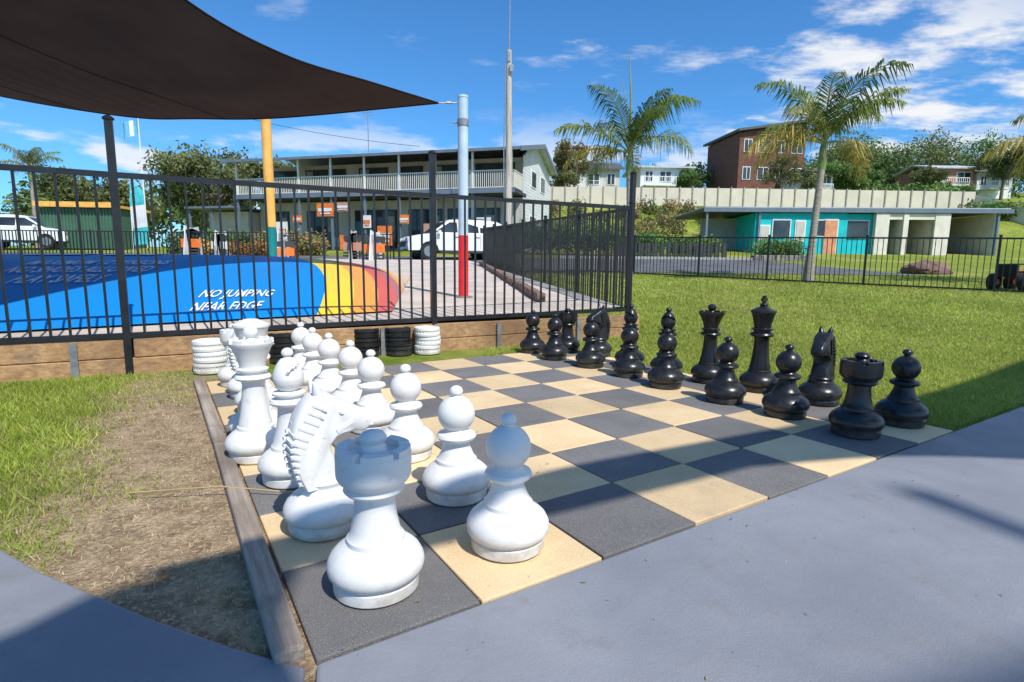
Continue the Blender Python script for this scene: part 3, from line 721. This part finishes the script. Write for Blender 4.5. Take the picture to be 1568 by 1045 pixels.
def gable(b,x0,x1,y0,z0,ym,zm,y1,z1,th=.08,mi=0):
    vs=[(x0,y0,z0),(x1,y0,z0),(x1,ym,zm),(x0,ym,zm),(x0,y1,z1),(x1,y1,z1)]
    vs+= [(a_,b_,c_-th) for a_,b_,c_ in vs]
    b.add(vs,[(0,1,2,3),(3,2,5,4),(7,6,9,8),(8,9,10,11),(0,6,7,1),(4,5,11,10),(1,7,8,2),(2,8,11,5),(0,3,9,6),(3,4,10,9)],mi)
b=MB(); gable(b,-.5,W+.5,-.5,HE,5.4,HE+1.25,9.5,HE+.15)
for k in range(60):
    xx=-.4+k*(W+.8)/59; b.beam((xx,-.48,HE+.01),(xx,5.38,HE+1.26),.05,.03)
b.box((W/2,-.5,HE-.06),(W+1.0,.12,.15),mi=1); 
b.beam((W+.52,-.5,HE-.08),(W+.52,5.4,HE+1.17),.05,.24,1); b.beam((W+.52,5.4,HE+1.17),(W+.52,9.5,HE+.07),.05,.24,1)
b.build('metal_roof',[M_roof,M_trim],ts)
b=MB(); b.box((-1.6,3.5,1.2),(3.0,5,2.4)); b.box((-1.7,1.2,2.55),(3.6,3.4,.12),mi=1)
for xx in(-3.3,-1.6): b.box((xx,-.3,1.25),(.1,.1,2.5),mi=1)
b.build('side_annex',[M_wallc,M_trim],ts)
M_orange=mat('orange_print',(.80,.19,.03),.5,.15,6); M_poster=mat('poster_print',(.55,.55,.52),.5,.4,7,col2=(.75,.2,.08))
b=MB()
for cx,cz,w,h,mi in((6.2,2.2,1.1,.75,0),(7.35,2.35,.8,.5,1),(10.0,.7,.9,1.1,0),(12.9,.8,1.0,1.1,1),(3.2,1.0,.8,1.1,2),(8.9,1.5,.5,.7,2),(11.2,1.6,.7,.5,0),(4.3,1.7,.6,.4,0),(15.9,1.2,.8,.9,2)):
    b.box((cx,-.1,cz+.1),(w,.05,h),mi=mi); b.box((cx,-.14,cz+.1),(w*.8,.03,h*.25),mi=2 if mi!=2 else 0); b.box((cx,-.14,cz+.1-h*.28),(w*.6,.03,h*.1),mi=2 if mi!=2 else 0)
b.build('shop_signs',[M_orange,M_poster,M_wht],ts)
b=MB()
for cx in(5.0,9.2,13.4):
    b.box((cx,1.0,.45),(1.4,.7,.06)); 
    for a_ in(-.6,.6):
        for c_ in(-.28,.28): b.box((cx+a_,1+c_,.21),(.06,.06,.42))
for cx in (6.6,7.0,7.4,11.9,12.2,15.2,16.4,2.3): b.box((cx,.5,.45),(.34,.4,.5+.4*random.random()),random.uniform(-.3,.3),mi=random.randint(0,3)); 
b.build('veranda_tables_and_crates',[M_char,M_wht,M_orange,M_teal],ts)
b=MB(); b.tube([(6.8,4,6.0),(6.8,4,9.0)],.03,6)
for k,zz in enumerate((8.9,8.7,8.5)): b.beam((6.3+.1*k,4,zz),(7.3-.1*k,4,zz),.03,.02)
b.build('tv_antenna',[M_zinc],ts)

pp=empty('power_pole',(-.25,26,1.0))
b=MB(); b.tube([(0,0,-.2),(.03,0,4),(.0,0,9.2)],[.17,.15,.11],12); b.build('timber_pole',[mat('pole_timber',(.50,.45,.38),.85,.25,3,.5,20,stretch=(6,6,.4))],pp,smooth=True)
b=MB(); b.box((0,-.1,8.9),(.12,.1,.4)); b.box((.12,-.16,8.4),(.16,.12,.3)); b.tube([(0,0,9.2),(.05,0,13.5)],[.035,.02],6); b.tube([(-.15,-.12,1),(-.2,-.13,5),(-.15,-.12,8.6)],.025,6)
b.build('fittings',[M_zinc],pp)
def wire(name,p,q,sag,r=.02):
    b=MB(); p=Vector(p);q=Vector(q); b.tube([tuple(p.lerp(q,t/16)-Vector((0,0,sag*4*(t/16)*(1-t/16)))) for t in range(17)],r,5); b.build(name,[M_char])
wire('overhead_wire',(-23,36,11.4),(-5.5,33.6,7.6),.5,.014)

# ------------------------------------------------------------ vehicles
M_cw=mat('white_car_paint',(.78,.79,.80),.25,.04,2); M_tyre=mat('tyre_rubber',(.02,.02,.02),.85); M_alloy=mat('alloy_wheel',(.4,.41,.42),.3,.1,5,metal=.8); M_lamp=mat('headlight_glass',(.5,.52,.55),.1,.2,9); M_rl=mat('tail_light',(.4,.01,.01),.2)
def suv(name,x,y,z,rz,L=4.7,Wd=1.86,paint=M_cw):
    e=empty(name,(x,y,z),rz); b=MB(); h=L/2
    def arch(cx):
        return [(cx+.45*math.cos(a),.36+.45*math.sin(a)) for a in [math.radians(q) for q in (5,35,65,90,115,145,175)]]
    lower=[(-h,.50),(-h+.0,.72),(-h+.03,.95),(-h+.1,1.10),(-h+1.3,1.13),(0,1.13),(h-1.35,1.12),(h-.7,1.08),(h-.3,1.0),(h-.06,.86),(h,.62),(h-.02,.38)]+arch(h-.92)+[(0,.30)]+arch(-h+.87)+[(-h+.03,.36)]
    n=len(lower); secs=[(-1,.93),(-.94,1),(.94,1),(1,.93)]
    for t,sc in secs:
        for (a_,c_) in lower: b.v.append((a_*(.985 if abs(t)==1 else 1),t*Wd/2,.7+(c_-.7)*sc))
    for l in range(3):
        for k in range(n): b.f.append([l*n+k,l*n+(k+1)%n,(l+1)*n+(k+1)%n,(l+1)*n+k]); b.m.append(0)
    b.f.append(list(range(n))); b.m.append(0); b.f.append([3*n+k for k in range(n)][::-1]); b.m.append(0)
    rb=-h+.12
    cab=[(rb,1.08,.90),(rb+.18,1.60,.76),(rb+.45,1.72,.70),(-.2,1.77,.69),(.45,1.72,.70),(1.35,1.08,.88)]
    vs=[(a_,-Wd/2*w,c_) for a_,c_,w in cab]+[(a_,Wd/2*w,c_) for a_,c_,w in cab]; q=len(cab)
    b.add(vs,[tuple(range(q))[::-1],tuple(range(q,2*q))]+[(k,k+1,k+1+q,k+q) for k in range(q-1)],0)
    b.build('body',[paint],e,smooth=True,angle=30,bevel=.02)
    g_=MB()
    for sg in(-1,1):
        for (xa,xb,xc,xd) in((rb+.16,-.95,-.95,rb+.36),(-.88,.02,.02,-.88),(.10,1.12,.42,.10)):
            yb=sg*(Wd/2*.868+.008); yt=sg*(Wd/2*.722+.012)
            g_.add([(xa,yb,1.19),(xb,yb,1.19),(xc,yt,1.62),(xd,yt,1.62)],[(0,1,2,3)])
    g_.add([(1.26,-.72,1.17),(1.26,.72,1.17),(.56,.6,1.67),(.56,-.6,1.67)],[(0,1,2,3)])
    g_.add([(rb-.005,-.72,1.17),(rb-.005,.72,1.17),(rb+.16,.62,1.58),(rb+.16,-.62,1.58)],[(0,1,2,3)])
    g_.build('windows',[M_glass],e)
    w=MB()
    for sx in(-h+.87,h-.92):
        for sg in(-1,1):
            yy=sg*(Wd/2-.12)
            w.tube([(sx,yy-.12,.36),(sx,yy+.12,.36)],.36,24,0); w.tube([(sx,yy+sg*.1,.36),(sx,yy+sg*.13,.36)],.23,16,1)
            w.tube([(sx,0,.40),(sx,yy-sg*.13,.40)],.40,20,2)
            for q in range(5):
                a=q*1.2566; w.beam((sx,yy+sg*.135,.36),(sx+.21*math.cos(a),yy+sg*.135,.36+.21*math.sin(a)),.012,.05,1)
    w.build('wheels',[M_tyre,M_alloy,M_char],e,smooth=True)
    d=MB(); 
    for sg in(-1,1):
        d.box((h-.09,sg*.68,.84),(.16,.34,.14),mi=0); d.box((-h+.03,sg*.78,.95),(.08,.18,.3),mi=1)
        d.box((1.0,sg*(Wd/2+.08),1.17),(.12,.2,.14),mi=2)
        d.beam((-1.2,sg*.6,1.80),(.3,sg*.6,1.80),.04,.04,3)
        for xx in(-.92,.06): d.box((xx,sg*(Wd/2-.0),.8),(.012,.012,.6),mi=3)
        for xx in(-.8,.2): d.box((xx,sg*(Wd/2+.005),.98),(.16,.03,.03),mi=3)
        d.beam((-h+1.35,sg*(Wd/2-.01),.36),(h-1.4,sg*(Wd/2-.01),.36),.05,.1,3)
    d.box((h-.01,0,.66),(.06,1.1,.22),mi=3); d.box((h+.01,0,.46),(.05,.5,.11),mi=2); d.box((h-.02,0,.40),(.08,1.5,.08),mi=3)
    d.build('lamps_and_trim',[M_lamp,M_rl,paint,M_char],e); return e
suv('parked_suv',-2.65,25.2,.98,math.radians(205))
suv('parked_suv',-27.0,31.0,1.45,math.radians(15))

# ------------------------------------------------------------ left background
gs=empty('green_shed',(-24,32.5,1.45),.1)
b=MB(); b.box((0,0,1.1),(4.0,3,2.2),mi=0)
for k in range(24): b.box((-1.95+k*.17,-1.53,1.1),(.05,.04,2.16),mi=0)
b.box((0,-.1,2.3),(4.3,3.4,.14),mi=1); b.box((0,-1.72,2.42),(4.3,.08,.2),mi=1); b.build('shed_body',[mat('green_steel',(.06,.14,.09),.5,.1,3),M_yel],gs)
def feather(x,y):
    e=empty('feather_flag',(x,y,tzf(x,y))); b=MB(); b.tube([(0,0,0),(0,0,2.6),(.15,0,3.1),(.5,0,3.3)],[.03,.02,.015,.01],6); b.build('flag_pole',[M_wht],e)
    b=MB(); n=14
    for k in range(n):
        t0=k/n;t1=(k+1)/n; z0=.5+2.7*t0; z1=.5+2.7*t1; w=lambda t:.62*(1 if t<.8 else math.cos((t-.8)/.2*1.35)); yy=lambda t:.06*math.sin(t*7)
        b.add([(0.02,yy(t0),z0),(w(t0),yy(t0)+.08,z0+.1),(w(t1),yy(t1)+.08,z1+.1),(0.02,yy(t1),z1)],[(0,1,2,3)],0 if 3<k<9 else 1)
    b.build('flag_cloth',[M_wht,mat('aqua_print',(.05,.42,.45),.6)],e)
feather(-17.2,25.4)
fp=empty('flagpole',(-20.2,31,1.5)); b=MB(); b.tube([(0,0,0),(0,0,7.2)],[.05,.025],8); b.lathe([(0,0),(.06,.03),(.06,.07),(0,.1)],(0,0,7.2),10); b.build('mast',[M_wht],fp)
b=MB(); n=12
for k in range(n):
    t0=k/n;t1=(k+1)/n; f=lambda t:(-.8*t,.15*math.sin(t*6),-.35*t)
    a_=f(t0);c_=f(t1); b.add([(a_[0],a_[1],6.95+a_[2]),(c_[0],c_[1],6.95+c_[2]),(c_[0],c_[1],6.2+c_[2]*1.3),(a_[0],a_[1],6.2+a_[2]*1.3)],[(0,1,2,3)],1 if k in(5,6) else 0)
b.build('flag_cloth',[mat('sky_blue_cloth',(.12,.42,.66),.7),M_wht],fp)
def aframe(x,y,m1,w=.9,h=1.1,rz=0,name='sandwich_board_sign'):
    z=tzf(x,y)+.02; e=empty(name,(x,y,z),rz); b=MB()
    b.beam((0,-.25,0),(0,0,h),w,.03); b.beam((0,.25,0),(0,0,h),w,.03)
    b2=MB()
    for zz,hh,mi in((.80*h,.20,1),(.52*h,.28,0),(.30*h,.06,1),(.2*h,.06,1)):
        yy=-.25*(1-zz/h)-.03; b2.box((0,yy,zz),(w*.84,.015,hh*h),mi=mi)
    b.build('boards',[M_wht],e); b2.build('print',[m1,M_char],e)
aframe(-13.6,23.8,M_orange,1.0,1.3); aframe(-12.8,24.6,M_wht,.9,1.1); aframe(-8.3,20.4,M_orange,.8,1.0,.2); aframe(-5.3,21.6,M_orange,1.0,1.2,-.1); aframe(-6.6,23.2,M_poster,.9,1.2); aframe(-9.4,22.8,M_orange,.9,1.2,.1)
bush('garden_hedge',[(-17+.9*k,28.5-.1*k,tzf(-10,28)+.5,.75) for k in range(9)],6000,.10,GREEN+BROWNG[:1])
bush('flowering_shrubs',[(-15.5+.8*k,26.8,tzf(-10,27)+.3,.5) for k in range(7)],3500,.07,[(.25,.10,.03),(.12,.14,.04),(.05,.09,.02),(.3,.2,.05)])
bush('potted_plants',[(-1.6,28.2,1.9,.6),(-7.5,28.6,1.7,.5),(-10.6,29,1.7,.5),(-.6,27.6,1.8,.6)],2500,.09,GREEN)
fence('carpark_fence',[(-30,24.5),(-24,24.2),(-18,23.9),(-12,23.6),(-9,23.4)],lambda x,y:tzf(x,y)+.06,1.1,.16,.03,bar=.03)
fence('carpark_fence',[(-6.5,23.2),(-4.9,23.0)],lambda x,y:tzf(x,y)+.06,1.1,.16,.03,bar=.03)
tree('gum_tree',-22.5,42,7.6,3.8,OLIVE,9000,.15); tree('gum_tree',-27,50,8.4,4.0,OLIVE,7000,.18); tree('gum_tree',-18.6,46,7.4,3.2,OLIVE,7000,.16); tree('gum_tree',-35,46,6.6,3.4,OLIVE,5500,.18)
cs=[];rs=[]
for k in range(110):
    x=random.uniform(-115,-12); y=random.uniform(70,115); cs.append((x,y,tzf(x,y)+random.uniform(1.5,8.0))); rs.append(random.uniform(2.2,4.4))
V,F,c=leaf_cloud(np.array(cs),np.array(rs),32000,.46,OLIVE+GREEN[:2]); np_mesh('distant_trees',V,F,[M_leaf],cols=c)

# ------------------------------------------------------------ turquoise building (right)
M_tw=mat('turquoise_render',(.0,.50,.55),.75,.12,2); M_cream=mat('beige_render',(.70,.65,.55),.8,.1,2)
tb_=empty('turquoise_amenities_building',(12.6,35,1.6),math.radians(-2))
b=MB()
b.box((1.4,3.2,1.2),(2.8,.15,2.4),mi=2)
b.box((5.2,3.0,1.25),(5.6,6,2.5),mi=0); b.box((8.9,3.2,1.25),(1.8,6,2.5),mi=0)
b.box((10.0,-.05,1.25),(.8,.3,2.5),mi=1); b.box((11.4,1.8,1.25),(.3,4,2.5),mi=1); b.box((13.4,3.2,1.25),(.5,6.4,2.5),mi=1); b.box((13.6,-.02,1.25),(.9,.3,2.5),mi=1)
b.box((11.9,-.0,2.32),(2.9,.25,.36),mi=1); b.box((12.0,5.6,1.25),(5,.2,2.5),mi=2); b.box((16.9,2.5,1.25),(.3,5,2.5),mi=1); b.box((15.6,5.2,1.25),(3.0,.2,2.5),mi=2)
b.build('walls',[M_tw,M_cream,mat('grey_panel',(.35,.36,.37),.7,.1,3)],tb_)
b=MB()
for cx,w,z0,h,mi in((4.0,1.0,1.55,1.0,1),(7.0,.75,1.05,2.05,2),(6.35,.5,1.6,.9,1),(5.15,.5,1.4,1.2,3),(8.7,1.3,1.55,1.0,1),(3.0,.5,1.3,.8,3)):
    yy=-.03 if cx<8 else .17; b.box((cx,yy,z0),(w+.14,.06,h+.14),mi=0); b.box((cx,yy-.03,z0),(w,.05,h),mi=mi)
b.build('doors_and_windows',[M_wht,M_glass,mat('orange_door',(.66,.28,.15),.6),M_wallc],tb_)
b=MB(); b.box((8.4,3.25,2.68),(18.4,6.9,.20),mi=0); b.box((8.4,-.25,2.66),(18.5,.05,.26),mi=1); b.box((8.4,3.25,2.82),(18.3,6.8,.06),mi=2)
for xx in(-.6,2.6,16.9): b.box((xx,-.1,1.25),(.12,.12,2.6),mi=1)
b.build('flat_roof',[M_char,M_trim,M_roof],tb_)
b=MB()
for k in range(5): b.box((11.0+k*.35,1.8+.2*(k%2),.5),(.3,.4,1.0-.1*(k%3)))
b.build('stored_bins',[M_char],tb_)
b=MB()
for k in range(34):
    x=2.4+k*1.12; y=50.3-.02*k; z=tzf(x,y)
    b.box((x+.5,y,z+.82),(1.04,.05,1.55),mi=0); b.box((x-.04,y-.03,z+.85),(.1,.1,1.7),mi=1)
b.build('cream_boundary_fence',[mat('cream_colorbond',(.66,.59,.46),.6,.06,1),mat('fence_post_beige',(.36,.32,.25),.6)])
b=MB()
for k in range(9):
    x=40.3+k*.55; y=50-k*1.6; z=tzf(x,y); b.beam((x,y,z+.5),(x+.55,y-1.6,tzf(x+.55,y-1.6)+.5),.05,1.5)
b.build('cream_boundary_fence',[bpy.data.materials['cream_colorbond']])
cs=[];rs=[]
for k in range(60):
    x=random.uniform(1,16); y=random.uniform(42,49); cs.append((x,y,tzf(x,y)+.3)); rs.append(random.uniform(.4,1.1))
V,F,c=leaf_cloud(np.array(cs),np.array(rs),12000,.12,BROWNG+OLIVE); np_mesh('bank_shrubs',V,F,[M_leaf],cols=c)
bush('clipped_hedge',[(6.0+.55*k,30.5-.05*k,tzf(7,30.5)+.6,.72) for k in range(4)]+[(9.0+.5*k,31,tzf(9,31)+.5,.65) for k in range(5)],9000,.07,GREEN)
bush('clipped_hedge',[(.2+.6*k,31-.1*k,tzf(3,31)+.9,.9) for k in range(9)],9000,.09,GREEN)
bush('round_shrub',[(12.3+.5*k,27.6,tzf(12,27.6)+.5,.6) for k in range(4)],4500,.06,GREEN+[(.12,.17,.04)])
b=MB()
for k in range(9): b.box((11.8+.32*k,27,tzf(12,27)+.12),(.34,.3,.3),random.uniform(-.3,.3),taper=.8)
b.build('stone_garden_edge',[mat('fieldstone',(.22,.2,.18),.9,.3,4,.6,12)],bevel=.04)
b=MB()
for k in range(16): b.box((5.6+.36*k,29.2,tzf(8,29)+.35),(.26,.06,.8))
b.build('timber_garden_screen',[M_char])
bm=bmesh.new(); bmesh.ops.create_icosphere(bm,subdivisions=4,radius=1)
for v in bm.verts:
    d=1+.28*mn.noise(v.co*1.3)+.14*mn.noise(v.co*4); v.co=Vector((v.co.x*.85*d,v.co.y*.5*d,v.co.z*.34*d))
me=bpy.data.meshes.new('garden_boulder'); bm.to_mesh(me); bm.free(); me.materials.append(mat('brown_rock',(.17,.10,.08),.9,.4,2.5,.9,9))
o=bpy.data.objects.new('garden_boulder',me); LINK(o); o.location=(14.9,20,tzf(14.9,20)+.12)

# ------------------------------------------------------------ hillside houses
def house(name,x,y,w,d,h,wall,roofm,rz=0,pitch=.9,storeys=1,win=4,zoff=0,skillion=0):
    z=tzf(x,y)+zoff; e=empty(name,(x,y,z),rz); b=MB(); b.box((0,0,h/2-1),(w,d,h+2)); b.build('walls',[wall],e)
    b=MB()
    for s_ in range(storeys):
        for k in range(win):
            cx=-w/2+(k+.5)*w/win; cz=h*(s_+.55)/storeys; ww=w/win*(.62 if k%2 else .4)
            b.box((cx,-d/2-.03,cz),(ww+.2,.08,h/storeys*.42+.2),mi=0); b.box((cx,-d/2-.07,cz),(ww,.06,h/storeys*.42),mi=1)
            b.box((cx,-d/2-.1,cz),(.08,.06,h/storeys*.42),mi=0)
    b.build('windows',[M_wht,M_glass],e)
    b=MB()
    if skillion: 
        vs=[(-w/2-.5,-d/2-.6,h+.1),(w/2+.5,-d/2-.6,h+.1+skillion),(w/2+.5,d/2+.6,h+.1+skillion),(-w/2-.5,d/2+.6,h+.1)]; vs+=[(a_,b_,c_+.3) for a_,b_,c_ in vs]
        b.add(vs,[(3,2,1,0),(4,5,6,7),(0,1,5,4),(1,2,6,5),(2,3,7,6),(3,0,4,7)])
        b.add([(-w/2,-d/2,h),(w/2,-d/2,h),(w/2,-d/2,h+skillion+.1)],[(0,1,2)],1)
    else: gable(b,-w/2-.5,w/2+.5,-d/2-.6,h,0,h+pitch,d/2+.6,h,.2)
    b.build('roof',[roofm,wall],e)
    if not skillion:
        b=MB(); b.box((-w*.2,-d/2-1.2,.1),(w*.6,2.2,.15)); 
        for k in range(14): b.box((-w*.5+k*w*.6/13,-d/2-2.25,.6),(.05,.05,.9))
        b.box((-w*.2,-d/2-2.25,1.08),(w*.6,.08,.08)); b.build('deck',[M_wht],e)
    return e
M_brick=mat('red_brick',(.17,.07,.05),.9,.2,3,.3,20); M_dr=mat('dark_roof',(.10,.095,.095),.7)
house('hillside_house',10.2,76,6.6,7,2.9,M_wallc,M_dr,0,1.3,1,3)
house('hillside_house',18.6,74,6.2,7,2.6,M_wht,M_roof,.05,.4,1,3,zoff=.6)
house('red_brick_house',33.5,80,9.2,9,7.0,M_brick,M_dr,.12,1,2,4,zoff=.3,skillion=1.6)
house('hillside_house',37.8,74,3.6,6,3.0,M_wht,M_dr,.1,.4,1,2)
house('hillside_house',62,84,6,7,2.8,mat('terracotta_render',(.38,.18,.12),.8),M_roof,.0,.9,1,2,zoff=.6)
house('hillside_house',68,84,5,7,2.6,M_wht,M_dr,.0,.9,1,3,zoff=.2)
cs=[];rs=[]
def addm(x0,x1,y0,y1,n,zz,r0,r1):
    for k in range(n):
        x=random.uniform(x0,x1); y=random.uniform(y0,y1); cs.append((x,y,tzf(x,y)+random.uniform(*zz))); rs.append(random.uniform(r0,r1))
addm(46,62,86,100,30,(1.5,6),1.4,2.8); addm(56,95,95,120,50,(2,9),2,4.2); addm(40,52,80,90,14,(1,3.5),1.2,2.2)
addm(20,30,80,90,14,(1,3.5),1.2,2.0); addm(6,10,82,88,6,(2,5),1.5,2.2); addm(70,84,78,88,14,(1,5),1.4,2.6)
V,F,c=leaf_cloud(np.array(cs),np.array(rs),46000,.26,OLIVE+GREEN); np_mesh('hillside_trees',V,F,[M_leaf],cols=c)
tree('autumn_tree',6.6,62,6.6,2.3,BROWNG,5500,.15); tree('pittosporum_tree',5.2,58,3.6,1.6,BROWNG+OLIVE,3500,.12)
tree('bare_leaved_tree',31,66,5.5,2.3,BROWNG+OLIVE,3000,.12); tree('green_tree',41,72,5.5,3.0,GREEN,6500,.17); tree('green_tree',47,76,5.0,2.6,GREEN,5500,.17)
tree('olive_tree',57,78,4.5,2.4,OLIVE,5000,.16); tree('olive_tree',67,78,7.0,3.2,OLIVE,6500,.17); tree('olive_tree',21.5,70,4,1.8,GREEN,3500,.13); tree('green_tree',36,70,4.2,2.0,OLIVE,3500,.14)
bush('bank_bushes',[(33+1.6*k,51.5,tzf(33,51.5)+1.3,1.0) for k in range(6)]+[(38+1.5*k,47,tzf(38,47)+.8,.9) for k in range(5)],7000,.13,GREEN)
palm('palm_tree',66.5,70,4.5,2.2,[70,55,40,62,30,50,20,58,36],(0,0),.1,0,.16,seed=18)

e=empty('ride_on_mower',(11.9,13.1,tzf(11.9,13.1)),.4); b=MB()
for sx in(-.35,.35):
    for sy in(-.3,.3): b.tube([(sx,sy-.07,.2),(sx,sy+.07,.2)],.2,20,0); b.tube([(sx,sy-.08,.2),(sx,sy+.08,.2)],.08,12,1)
b.box((.2,0,.36),(.6,.42,.2),mi=1); b.box((-.3,0,.36),(.4,.4,.1),mi=0); b.box((-.47,0,.5),(.1,.4,.24),mi=0); b.tube([(-.02,0,.4),(-.12,0,.6)],.02,6,0); b.lathe([(.13,0),(.15,.015),(.13,.03)],(-.12,0,.6),16)
b.build('mower_body',[M_tyre,M_red],e,smooth=True,bevel=.02)

# ------------------------------------------------------------ sun, sky, camera
sd=bpy.data.lights.new('sun','SUN'); sd.energy=4.95; sd.angle=math.radians(.6); sd.color=(1,.955,.87)
so=bpy.data.objects.new('sun',sd); LINK(so)
dirv=Vector((SH[0]*math.cos(EL),SH[1]*math.cos(EL),-math.sin(EL)))
so.rotation_euler=dirv.to_track_quat('-Z','Y').to_euler(); so.location=(5,-8,15)
w=bpy.data.worlds.new('World'); scene.world=w; w.use_nodes=True; nt=w.node_tree; N=nt.nodes; L=nt.links
bg=N['Background']; sky=N.new('ShaderNodeTexSky'); sky.sky_type='NISHITA'; sky.sun_disc=False
sky.sun_elevation=EL; sky.sun_rotation=math.atan2(-SH[0],-SH[1]); sky.air_density=1.0; sky.dust_density=.4; sky.ozone_density=2.5
tc=N.new('ShaderNodeTexCoord'); sx=N.new('ShaderNodeSeparateXYZ'); L.new(tc.outputs['Generated'],sx.inputs[0])
zc=nmath(nt,'ADD',nmath(nt,'MAXIMUM',sx.outputs[2],0.0),.16)
cx=N.new('ShaderNodeCombineXYZ'); L.new(nmath(nt,'DIVIDE',sx.outputs[0],zc),cx.inputs[0]); L.new(nmath(nt,'DIVIDE',sx.outputs[1],zc),cx.inputs[1])
mp=N.new('ShaderNodeMapping'); mp.inputs['Location'].default_value=(3.1,1.7,0); mp.inputs['Scale'].default_value=(1,1.6,1); mp.inputs['Rotation'].default_value=(0,0,.35); L.new(cx.outputs[0],mp.inputs[0])
n1=noise(nt,mp.outputs[0],1.6,7,.60); n2=noise(nt,mp.outputs[0],.55,2,.5)
bias=nmath(nt,'SUBTRACT',nmath(nt,'MULTIPLY',ramp(nt,sx.outputs[0],.18,.50),.13),.03)
cl=nmath(nt,'MULTIPLY',ramp(nt,nmath(nt,'ADD',n1,bias),.54,.68),ramp(nt,nmath(nt,'ADD',n2,bias),.46,.58))
mp2=N.new('ShaderNodeMapping'); mp2.inputs['Location'].default_value=(.7,.2,0); mp2.inputs['Scale'].default_value=(3.2,3.2,11); L.new(tc.outputs['Generated'],mp2.inputs[0])
n3=noise(nt,mp2.outputs[0],1.3,7,.58)
band=nmath(nt,'MULTIPLY',ramp(nt,sx.outputs[2],.0,.05),ramp(nt,sx.outputs[2],.28,.13))
cl2=nmath(nt,'MULTIPLY',nmath(nt,'MULTIPLY',ramp(nt,n3,.50,.62),band),.9)
clt=nmath(nt,'MAXIMUM',cl,cl2)
tint=mix_color(nt,1.0,sky.outputs[0],(.50,1.08,1.55),'MULTIPLY')
col=mix_color(nt,clt,tint,(8.2,8.35,8.6))
L.new(col,bg.inputs[0]); bg.inputs[1].default_value=.112
cd=bpy.data.cameras.new('camera'); co=bpy.data.objects.new('camera',cd); LINK(co); scene.camera=co
cd.sensor_width=36; cd.lens=845.8/1568*36; cd.clip_start=.02; cd.clip_end=3000
co.location=(0,0,.8348)
R_=Matrix.Rotation(math.pi/2-.1387,4,'X')@Matrix.Rotation(.0094,4,'Z')
co.rotation_euler=R_.to_euler()
scene.view_settings.view_transform='Standard'; scene.view_settings.look='None'; scene.view_settings.exposure=0
